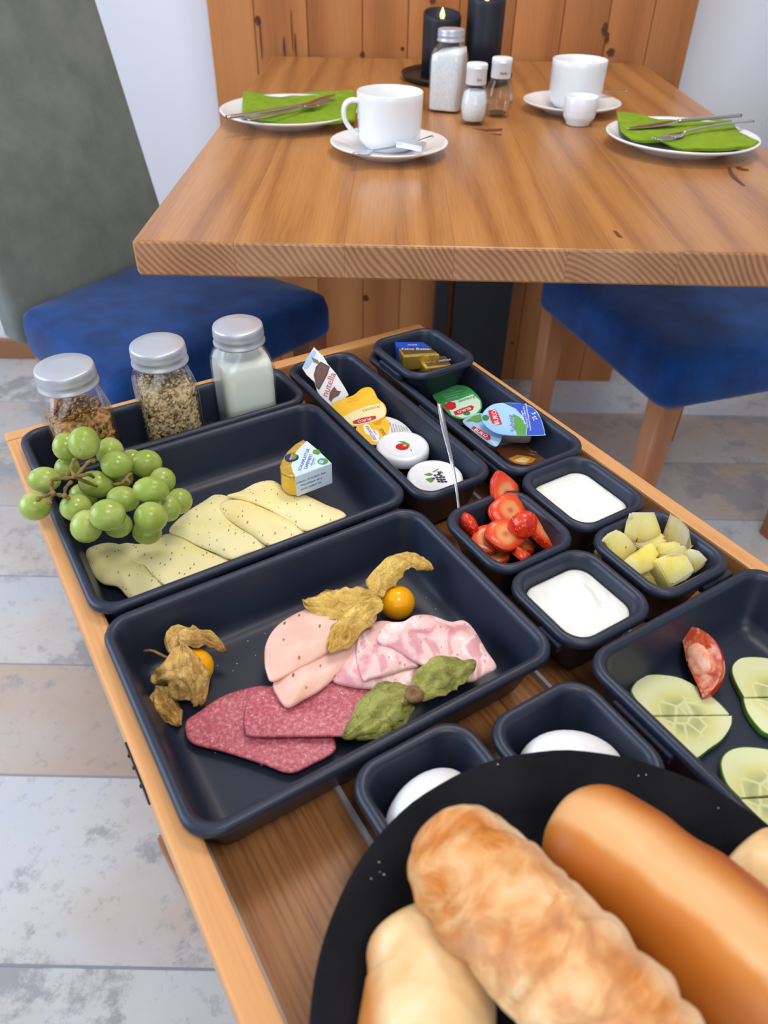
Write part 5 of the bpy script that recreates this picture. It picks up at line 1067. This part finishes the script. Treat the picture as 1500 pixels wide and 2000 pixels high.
# brown flat cup at the near end
Mo = pack_frame((*zv(1060, 920), .6475), (*zv(1160, 880), .6475), (*zv(1020, 860), .6475))
lid = ZV(Mo, [(850, 870), (950, 845), (1060, 840), (1180, 850), (1262, 890), (1230, 930), (1140, 975), (1060, 992), (970, 975), (900, 930)])
ocup = tub_lid('spread_cup', 'flat portion cup with brown printed lid at the near end of its box', 'spread', Mo, lid, lid, 0.0095, M['lid_brown'], 'single portion cups')
decal(ocup, ZV(Mo, [(940, 950), (1000, 925), (1080, 935), (1130, 950), (1110, 975), (1055, 988), (980, 975)]), 0.0002, M['ink_orange'], 'printed_filling')
decal(ocup, ZV(Mo, [(980, 962), (1040, 940), (1090, 955), (1060, 978), (1010, 975)]), 0.0004, M['lid_cream'], 'printed_filling')
txt_on(ocup, Mo, [(1140, 865), (1070, 850)], '20 g', 0.0034, M['ink_white'], zv)
for k in range(3): txt_on(ocup, Mo, [(1225-k*30, 895+k*20), (1080-k*20, 880+k*15)], ['Brotaufstrich', 'haltbar bis', 'netto'][k], 0.0022, M['lid_cream'], zv)

# butter packs
def butter(label, top, z, h, mat, txts, bandmat=None, band=None):
    P_ = [at(*zv(x, y), z) for x, y in top]; c_ = sum(P_, Vector())/4
    xd = (P_[2]-P_[3]); Mx = frameM(Vector((c_.x, c_.y, z-h)), xd, P_[0]-P_[3]); b_ = thing('butter_pack', label, 'butter', Mx, 'foil butter packs'); iv = Mx.inverted(); L = [iv @ p for p in P_]
    bm = bmesh.new(); vs = []
    loft(bm, [[Vector((p.x*k, p.y*k, zz)) for p in L] for k, zz in ((0.97, 0), (1.0, 0.001), (1.0, h-0.001), (0.97, h))]); finish('foil', bm, M['gold'] if mat is None else mat, b_, world=False, smooth=False)
    if bandmat: decal(b_, [((iv @ at(*zv(x, y), z)).x, (iv @ at(*zv(x, y), z)).y) for x, y in band], h, bandmat, 'label', 0.0004)
    for s_, a, b2, size, mt in txts:
        q0, q1 = [iv @ at(*zv(*q), z) for q in (a, b2)]; text(b_, s_, size, LT((q0.x+q1.x)/2, (q0.y+q1.y)/2, h+0.0006, math.degrees(math.atan2(q1.y-q0.y, q1.x-q0.x))), mt)
    return b_
butter('blue butter pack at the back of the small box', [(145, 135), (345, 138), (395, 168), (160, 172)], .690, 0.017, M['lid_blue'], [('MARKE', (225, 160), (315, 160), 0.0030, M['ink_white'])])
butter('gold butter pack reading Feine Butter, upper one', [(168, 170), (380, 166), (458, 222), (205, 236)], .6885, 0.0150, None, [('Feine Butter', (195, 188), (400, 188), 0.0060, M['ink_white'])], M['butter_dark'], [(178, 172), (372, 168), (432, 210), (212, 222)])
butter('gold butter pack at the bottom, mostly hidden by the others', [(215, 250), (330, 215), (420, 300), (270, 345)], .6655, 0.0142, None, [])
butter('gold butter pack lying lower at the front of the butter box', [(292, 236), (500, 234), (545, 300), (362, 322)], .6800, 0.0140, None, [('Feine Butter', (365, 280), (520, 262), 0.0058, M['ink_white'])], M['butter_dark'], [(330, 242), (495, 240), (535, 290), (375, 305)])

# ================================================================== BREAD BASKET AND ROLLS
PC = Vector((0.0975, 0.0985, 0.6825))
bk = thing('bread_basket', 'round black fabric bread basket heaped with rolls at the lower right', 'basket', PC)
bm = bmesh.new(); n = 96; rings = []
for r_, z in ((0.070, 0.0), (0.100, 0.001), (0.1185, 0.010), (0.1225, 0.0155), (0.1230, 0.0175), (0.1222, 0.0190), (0.1200, 0.0194), (0.108, 0.0170), (0.101, 0.0140), (0.097, 0.0085), (0.092, 0.0045), (0.070, 0.0030), (0.03, 0.0030)):
    rings.append([PC+Vector(((r_+0.0010*noise.noise(Vector((math.cos(2*PI*i/n)*4, math.sin(2*PI*i/n)*4, r_*60))))*math.cos(2*PI*i/n), (r_)*math.sin(2*PI*i/n), z+(0.0016*noise.noise(Vector((math.cos(2*PI*i/n)*5, math.sin(2*PI*i/n)*5, r_*80))) if z > 0.005 else 0))) for i in range(n)])
loft(bm, rings); finish('basket_body', bm, M['blackcloth'], bk)
random.seed(8); bm = bmesh.new()
crumbs = [(972, 1493, 2.4), (818, 1558, 2.6), (773, 1596, 1.2), (787, 1588, 1), (740, 1684, 1.6), (708, 1700, 1.2), (750, 1708, 1.6), (725, 1716, 1.2), (737, 1754, 1.8), (722, 1888, 4.0), (1247, 1515, 1.3), (1262, 1513, 1.5), (1403, 1578, 1.3), (742, 1703, 1.0)]
for x, y, sz in crumbs:
    p = at(x, y, 0.7012); rr = sz/FPX*0.36
    d_ = (p-PC); d_.z = 0
    if d_.length < 0.108: p = at(x, y, PC.z+0.012)
    bmesh.ops.create_icosphere(bm, subdivisions=1, radius=rr, matrix=Matrix.Translation(p) @ Matrix.Diagonal((1.2, 0.9, 0.7, 1)))
o = finish('crumbs', bm, M['crumb'], bk, kind='stuff')
def loaf(name, label, spine, radii, mat, seed, amp=0.0012, fr=60, flat_=0.88, ridges=0.0, n=44, m=40, group='bread rolls in the basket', endpow=0.5):
    sp = catmull(spine, n, False); N = len(sp); c_ = sum(spine, Vector())/len(spine); zlow = min(p.z-max(radii)*flat_ for p in spine)
    ax = (sp[-1]-sp[0]).normalized(); Mx = frameM(c_, ax, Vector((0, 0, 1)).cross(ax)); bm = bmesh.new(); rings = []
    for i, p in enumerate(sp):
        f = i/(N-1); d = (sp[min(i+1, N-1)]-sp[max(i-1, 0)]).normalized(); side = d.cross(Vector((0, 0, 1))).normalized(); up_ = side.cross(d)
        k = f*(len(radii)-1); a = int(min(k, len(radii)-2)); r_ = radii[a]+(radii[a+1]-radii[a])*(k-a); e = min(1, f/0.16, (1-f)/0.16); r_ *= math.sqrt(max(0.0, 1-(1-e)**2)) if e < 1 else 1
        r_ = max(r_, 0.0004); rg = []
        for j in range(m):
            t_ = 2*PI*j/m; q = side*math.cos(t_)+up_*math.sin(t_)*flat_
            w_ = p+q*r_; dsp = amp*(noise.noise(w_*fr+Vector((seed, 0, 0)))+0.5*noise.noise(w_*fr*2.3+Vector((seed, 3, 0)))) * min(1, e*2)
            if ridges: dsp += ridges*abs(math.sin((f*7+math.cos(t_)*0.55+0.3*noise.noise(w_*30))*PI))**0.6*min(1, e*2)-ridges*0.6
            rg.append(w_+q*dsp)
        rings.append(rg)
    loft(bm, rings); o = finish(name, bm, mat, None, origin=Mx); props(o, label, 'bread', group); return o
rb = PC.z
# pale roll at the bottom left
loaf('bread_roll', 'pale floury roll lying beneath the flaky pastry', [at(800, 1786, rb+0.028), at(838, 1900, rb+0.029), at(832, 2010, rb+0.029), at(835, 2130, rb+0.028)], [0.020, 0.0255, 0.0258, 0.021], M['roll'], 2.0, amp=0.0015, fr=40)
loaf('bread_roll', 'small brown roll peeping out behind the smooth roll at the right', [at(1440, 1665, rb+0.026), at(1500, 1720, rb+0.027), at(1580, 1800, rb+0.026)], [0.018, 0.022, 0.018], M['roll'], 4.0, amp=0.001, fr=40)
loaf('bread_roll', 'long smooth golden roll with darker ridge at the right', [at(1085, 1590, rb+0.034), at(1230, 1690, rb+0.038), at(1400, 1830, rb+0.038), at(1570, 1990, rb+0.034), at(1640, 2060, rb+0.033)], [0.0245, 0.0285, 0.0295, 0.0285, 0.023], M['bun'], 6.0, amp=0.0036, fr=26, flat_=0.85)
loaf('pastry_roll', 'long flaky golden pastry lying on top in the middle of the basket', [at(845, 1620, rb+0.052), at(960, 1740, rb+0.060), at(1090, 1880, rb+0.061), at(1230, 2030, rb+0.060), at(1330, 2140, rb+0.056)], [0.0215, 0.0245, 0.0250, 0.0240, 0.020], M['pastry'], 9.0, amp=0.0020, fr=75, ridges=0.0024, n=90, m=64)

# ================================================================== CROCKERY
def lathe_thing(name, label, cat, loc_, prof, mat, part_='body', n=64, group=None):
    t_ = thing(name, label, cat, loc_, group); bm = bmesh.new(); lathe(bm, prof, n); finish(part_, bm, mat, t_, world=False); return t_
plate_prof = [(0.055, 0.0), (0.062, 0.0), (0.066, 0.004), (0.098, 0.0145), (0.1025, 0.0165), (0.1035, 0.0185), (0.1020, 0.0192), (0.098, 0.0178), (0.074, 0.0085), (0.064, 0.0060), (0.02, 0.0055)]
saucer_prof = [(0.040, 0.0), (0.045, 0.0), (0.048, 0.003), (0.0745, 0.0125), (0.0780, 0.0145), (0.0785, 0.0160), (0.0770, 0.0166), (0.073, 0.0150), (0.046, 0.0060), (0.030, 0.0045), (0.01, 0.0045)]
def simple(name, label, cat, loc_, prof, group=None, n=64, zrot=0):
    bm = bmesh.new(); lathe(bm, prof, n); o = finish(name, bm, M['china'], None, world=False, origin=Matrix.Translation(loc_)); props(o, label, cat, group); return o
PL = at(565, 212, TZ+0.018); PL.z = TZ; PR = at(1332, 262, TZ+0.018); PR.z = TZ
SL = at(760, 276, TZ+0.015); SL.z = TZ; SR = at(1117, 197, TZ+0.015); SR.z = TZ
simple('plate', 'white plate with green napkin at the left edge of the table', 'plate', PL, plate_prof, 'white breakfast plates')
simple('plate', 'white plate with green napkin at the right edge of the table', 'plate', PR, plate_prof, 'white breakfast plates')
simple('saucer', 'white saucer under the front cup, with a spoon and creamer sachet', 'saucer', SL, saucer_prof, 'white saucers')
simple('saucer', 'white saucer under the back cup', 'saucer', SR, saucer_prof, 'white saucers')
def cup(label, loc_, hang):
    t_ = thing('coffee_cup', label, 'cup', Matrix.Translation(loc_) @ Matrix.Rotation(hang, 4, 'Z'), 'white coffee cups')
    bm = bmesh.new(); lathe(bm, [(0.026, 0.0), (0.030, 0.0), (0.034, 0.004), (0.0405, 0.012), (0.0420, 0.018), (0.0430, 0.060), (0.0432, 0.0675), (0.0425, 0.0685), (0.0412, 0.0675), (0.0402, 0.018), (0.036, 0.010), (0.02, 0.006)], 64); finish('body', bm, M['china'], t_, world=False)
    bm = bmesh.new(); pts = catmull([Vector((0.0405, 0, 0.058)), Vector((0.052, 0, 0.0585)), Vector((0.0600, 0, 0.052)), Vector((0.0605, 0, 0.038)), Vector((0.052, 0, 0.025)), Vector((0.041, 0, 0.0175))], 20, False); rings = []
    for i, p in enumerate(pts):
        d = (pts[min(i+1, 20)]-pts[max(i-1, 0)]).normalized(); a = Vector((0, 1, 0)); b_ = d.cross(a)
        rings.append([p+a*0.0062*math.copysign(abs(math.cos(2*PI*k/12))**0.7, math.cos(2*PI*k/12))+b_*0.0030*math.sin(2*PI*k/12) for k in range(12)])
    loft(bm, rings); finish('handle', bm, M['china'], t_, world=False); return t_
cup('white coffee cup on the front saucer, handle to the left', SL+Vector((0.0, 0.010, 0.0046)), R(192))
cup('white coffee cup on the back saucer, handle to the right', SR+Vector((0.005, 0.008, 0.0046)), R(42))
EC = at(1128, 243, TZ); simple('egg_cup', 'small white egg cup between the back cup and the right plate', 'egg cup', EC, [(0.016, 0), (0.0175, 0.0005), (0.0185, 0.002), (0.019, 0.005), (0.0235, 0.010), (0.0245, 0.014), (0.0250, 0.038), (0.0244, 0.0392), (0.0232, 0.0385), (0.0222, 0.018), (0.014, 0.012), (0.004, 0.011)], n=48)

def cloth(name, label, pts, z, group, base):
    bm = bmesh.new(); pw = [at(x, y, zz) for x, y, zz in pts]; pw2 = []
    for a, b_ in zip(pw, pw[1:]+pw[:1]):
        for k in range(5): pw2.append(a.lerp(b_, k/5))
    pillow(bm, pw2, 0.0012, rings=10, edge=0.0004, amp=0.0006, fr=40, smooth=False, base_amp=1)
    for k, (dx, dz) in enumerate(((0.0015, -0.0014), (0.0025, -0.0028))):
        cc = sum(pw2, Vector())/len(pw2); pillow(bm, [cc+(p-cc)*(1-0.01*k)+Vector((dx, -0.0012*(k+1), dz)) for p in pw2], 0.0006, rings=6, edge=0.0003, amp=0.0006, fr=40, smooth=False, base_amp=1)
    o = finish(name, bm, M['napkin'], None, origin=Vector((base.x, base.y, TZ+0.010))); props(o, label, 'napkin', group)
NZ = TZ+0.0175
cloth('napkin', 'folded green paper napkin on the left plate', [(475, 178, NZ+.004), (510, 181, NZ), (548, 188, NZ-.001), (600, 180, NZ), (689, 175, NZ+.004), (697, 200, NZ+.004), (690, 233, NZ+.002), (640, 238, NZ), (586, 239, NZ), (540, 239, NZ), (514, 233, NZ), (473, 222, NZ+.003)], NZ, 'green napkins', PL)
cloth('napkin', 'folded green paper napkin on the right plate', [(1204, 217, NZ+.005), (1240, 221, NZ+.003), (1262, 226, NZ+.002), (1287, 232, NZ), (1360, 236, NZ), (1427, 233, NZ+.002), (1443, 257, NZ+.002), (1482, 275, NZ+.003), (1470, 285, NZ+.001), (1400, 289, NZ), (1333, 289, NZ), (1313, 284, NZ), (1287, 272, NZ), (1253, 272, NZ), (1233, 270, NZ), (1213, 257, NZ+.003)], NZ, 'green napkins', PR)
def knife(label, pts, group='table knives', handle_first=True):
    t_ = thing('table_knife', label, 'knife', pts[0].lerp(pts[-1], 0.5), group); n_ = len(pts); h = pts[:3]; b_ = pts[2:]
    bm = bmesh.new(); ribbon(bm, h, [0.008, 0.0095, 0.0085, 0.0065], 0.0050); finish('handle', bm, M['metal'], t_)
    bm = bmesh.new(); ribbon(bm, b_, [0.0055, 0.016, 0.018, 0.017, 0.012, 0.001], 0.0013); finish('blade', bm, M['metal'], t_)
def fork(label, pts, side, group='table forks'):
    t_ = thing('table_fork', label, 'fork', pts[0].lerp(pts[-1], 0.5), group)
    bm = bmesh.new(); ribbon(bm, pts[:3], [0.0105, 0.008, 0.0055, 0.0045], 0.0028); finish('handle', bm, M['metal'], t_)
    d = (pts[3]-pts[2]); dn = d.normalized(); sd = dn.cross(Vector((0, 0, 1))).normalized()
    bm = bmesh.new(); ribbon(bm, [pts[2], pts[2]+dn*0.012+Vector((0, 0, -0.0015)), pts[2]+dn*0.024+Vector((0, 0, -0.001))], [0.0045, 0.019, 0.021], 0.0018, n=8); finish('neck', bm, M['metal'], t_)
    for k in range(4):
        a = pts[2]+dn*0.022+sd*(k-1.5)*0.0056+Vector((0, 0, -0.001)); b_ = pts[2]+dn*0.058+sd*(k-1.5)*0.0048+Vector((0, 0, 0.002))
        bm = bmesh.new(); ribbon(bm, [a, a.lerp(b_, 0.5)+Vector((0, 0, -0.0012)), b_], [0.0032, 0.0028, 0.0014], 0.0015, n=6); finish('tine', bm, M['metal'], t_)
CZ = TZ+0.0255
knife('knife across the left napkin, upper handle', [at(443, 229, CZ+.001), at(520, 218, CZ+.001), at(590, 206, CZ), at(630, 193, CZ), at(655, 184, CZ+.002)])
fork('fork across the left napkin, lower handle', [at(482, 234, CZ), at(540, 222, CZ+.002), at(592, 208, CZ+.001), at(640, 197, CZ)], 1)
knife('knife lying across the right napkin, handle over the rim', [at(1446, 225, CZ+.003), at(1380, 231, CZ+.002), at(1325, 236, CZ), at(1280, 244, CZ-.002), at(1224, 251, CZ-.003)])
fork('fork lying in front of the knife on the right napkin', [at(1469, 236, CZ+.003), at(1400, 244, CZ+.001), at(1335, 258, CZ-.002), at(1290, 272, CZ-.005)], 1)
def tspoon(label, pts, bowl=True):
    t_ = thing('teaspoon', label, 'spoon', pts[0].lerp(pts[-1], 0.5), 'teaspoons')
    bm = bmesh.new(); ribbon(bm, pts, [0.0085, 0.0070, 0.0045, 0.0035], 0.0022); finish('handle', bm, M['metal'], t_)
    d = (pts[-1]-pts[-2]).normalized(); bm = bmesh.new(); ribbon(bm, [pts[-1]-d*0.002, pts[-1]+d*0.014+Vector((0, 0, -0.002)), pts[-1]+d*0.030], [0.0035, 0.018, 0.020, 0.014, 0.003], 0.0018, n=12); finish('bowl', bm, M['metal'], t_)
z1 = zoomer(420, 130, 3.125)
tspoon('teaspoon lying on the front saucer before the cup', [at(*z1(1328, 425), TZ+0.0245), at(*z1(1240, 455), TZ+0.020), at(*z1(1080, 492), TZ+0.0165), at(*z1(950, 512), TZ+0.0185)])
tspoon('dark teaspoon sticking out behind the back cup', [at(1226, 177, TZ+0.028), at(1190, 178, TZ+0.024), at(1160, 181, TZ+0.020), at(1130, 184, TZ+0.0185)])
def sachet():
    t_ = thing('sachet', 'small silver and white sachet on the front saucer', 'sachet', at(*z1(1190, 480), TZ+0.0185))
    bm = bmesh.new(); P_ = [at(*z1(x, y), TZ+0.0275) for x, y in ((1105, 455), (1180, 440), (1290, 462), (1262, 488), (1180, 470))]; loft(bm, [P_, [p+Vector((0, 0, -0.0065)) for p in P_]]); finish('wrapper', bm, M['silver'], t_, smooth=False)
    bm = bmesh.new(); P_ = [at(*z1(x, y), TZ+0.0225) for x, y in ((1104, 465), (1262, 490), (1258, 513), (1106, 492))]; loft(bm, [P_, [p+Vector((0.001, 0.0035, -0.001)) for p in P_]]); finish('label', bm, M['white_plastic'], t_, smooth=False)
sachet()

# shakers
def shaker(label, loc_, fill, txt, rot=0):
    t_ = thing('spice_shaker', label, 'shaker', Matrix.Translation(loc_) @ Matrix.Rotation(rot, 4, 'Z'), 'glass salt and pepper shakers')
    prof = [(0.013, 0), (0.0165, 0.001), (0.0185, 0.006), (0.0215, 0.020), (0.0215, 0.028), (0.0190, 0.042), (0.0150, 0.050), (0.0140, 0.054)]
    def fac(r_, z, n=40): return [Vector((r_*(1+0.035*math.cos(8*2*PI*i/n))*math.cos(2*PI*i/n), r_*(1+0.035*math.cos(8*2*PI*i/n))*math.sin(2*PI*i/n), z)) for i in range(n)]
    bm = bmesh.new(); loft(bm, [fac(r_, z) for r_, z in prof]+[fac(r_-0.0020, z+(0.004 if z < 0.002 else 0)) for r_, z in prof[::-1]]); finish('glass', bm, M['glass'], t_, world=False)
    bm = bmesh.new(); top = 0.045 if fill == 'salt' else 0.006
    pr = [(r_-0.0028, max(z, 0.0052)) for r_, z in prof if z < top and r_ > 0.014]+[(0.0140, top), (0.006, top+0.001)]; lathe(bm, pr, 32); finish('salt_fill' if fill == 'salt' else 'pepper_fill', bm, M[fill], t_, world=False)
    bm = bmesh.new(); lathe(bm, [(0.0148, 0.0535), (0.0152, 0.054), (0.0150, 0.072), (0.0155, 0.0725), (0.0155, 0.0790), (0.0145, 0.0805), (0.010, 0.081)], 40); finish('cap', bm, M['white_plastic'], t_, world=False)
    bm = bmesh.new(); box(bm, -0.0045, 0.0045, -0.0168, -0.013, 0.0735, 0.0762, bevel=0.0006); finish('flip_tab', bm, M['white_plastic'], t_, world=False, smooth=False)
    a = R(-78)
    text(t_, txt, 0.0052, Matrix(((-math.sin(a), 0, math.cos(a), 0.0156*math.cos(a)), (math.cos(a), 0, math.sin(a), 0.0156*math.sin(a)), (0, 1, 0, 0.061), (0, 0, 0, 1))), M['ink_black'])
shaker('glass shaker of white salt, front one of the pair', Vector((0.1235, 1.264, TZ)), 'salt', 'Salz')
shaker('nearly empty glass pepper shaker behind the salt', Vector((0.166, 1.318, TZ)), 'pepper', 'Pfeffer')
# candles
CT = Vector((0.120, 1.615, TZ)); simple_prof = [(0.092, 0), (0.098, 0.001), (0.103, 0.008), (0.1045, 0.0115), (0.1025, 0.0120), (0.098, 0.006), (0.09, 0.0035), (0.02, 0.0035)]
bm = bmesh.new(); lathe(bm, simple_prof, 64); o = finish('candle_tray', bm, M['tray_black'], None, world=False, origin=CT); props(o, 'round black tray carrying the two dark pillar candles', 'tray')
def candle(label, loc_, r_, h):
    t_ = thing('led_candle', label, 'candle', loc_, 'dark pillar candles')
    bm = bmesh.new(); n_ = 48; rings = []
    for k, z in ((1, 0), (1, h*0.5), (1, h-0.012), (1.0, h-0.002), (0.96, h), (0.90, h-0.004), (0.78, h-0.010), (0.2, h-0.013)):
        rings.append([Vector((r_*k*math.cos(2*PI*i/n_), r_*k*math.sin(2*PI*i/n_), z+(0.006*math.cos(2*PI*i/n_-1.9) if z > h-0.006 else 0))) for i in range(n_)])
    loft(bm, rings); finish('wax', bm, M['wax'], t_, world=False)
    bm = bmesh.new(); lathe(bm, [(0.0022, 0), (0.0042, 0.004), (0.0046, 0.007), (0.0032, 0.012), (0.0012, 0.0165), (0.0002, 0.019)], 16, M4=Matrix.Translation((0, 0, h-0.010))); finish('flame', bm, M['flame'], t_, world=False)
candle('shorter dark pillar candle behind the sugar jar', Vector((0.088, 1.625, TZ+0.0036)), 0.0345, 0.100)
candle('taller dark pillar candle, right of the shorter one', Vector((0.168, 1.640, TZ+0.0036)), 0.0345, 0.1265)
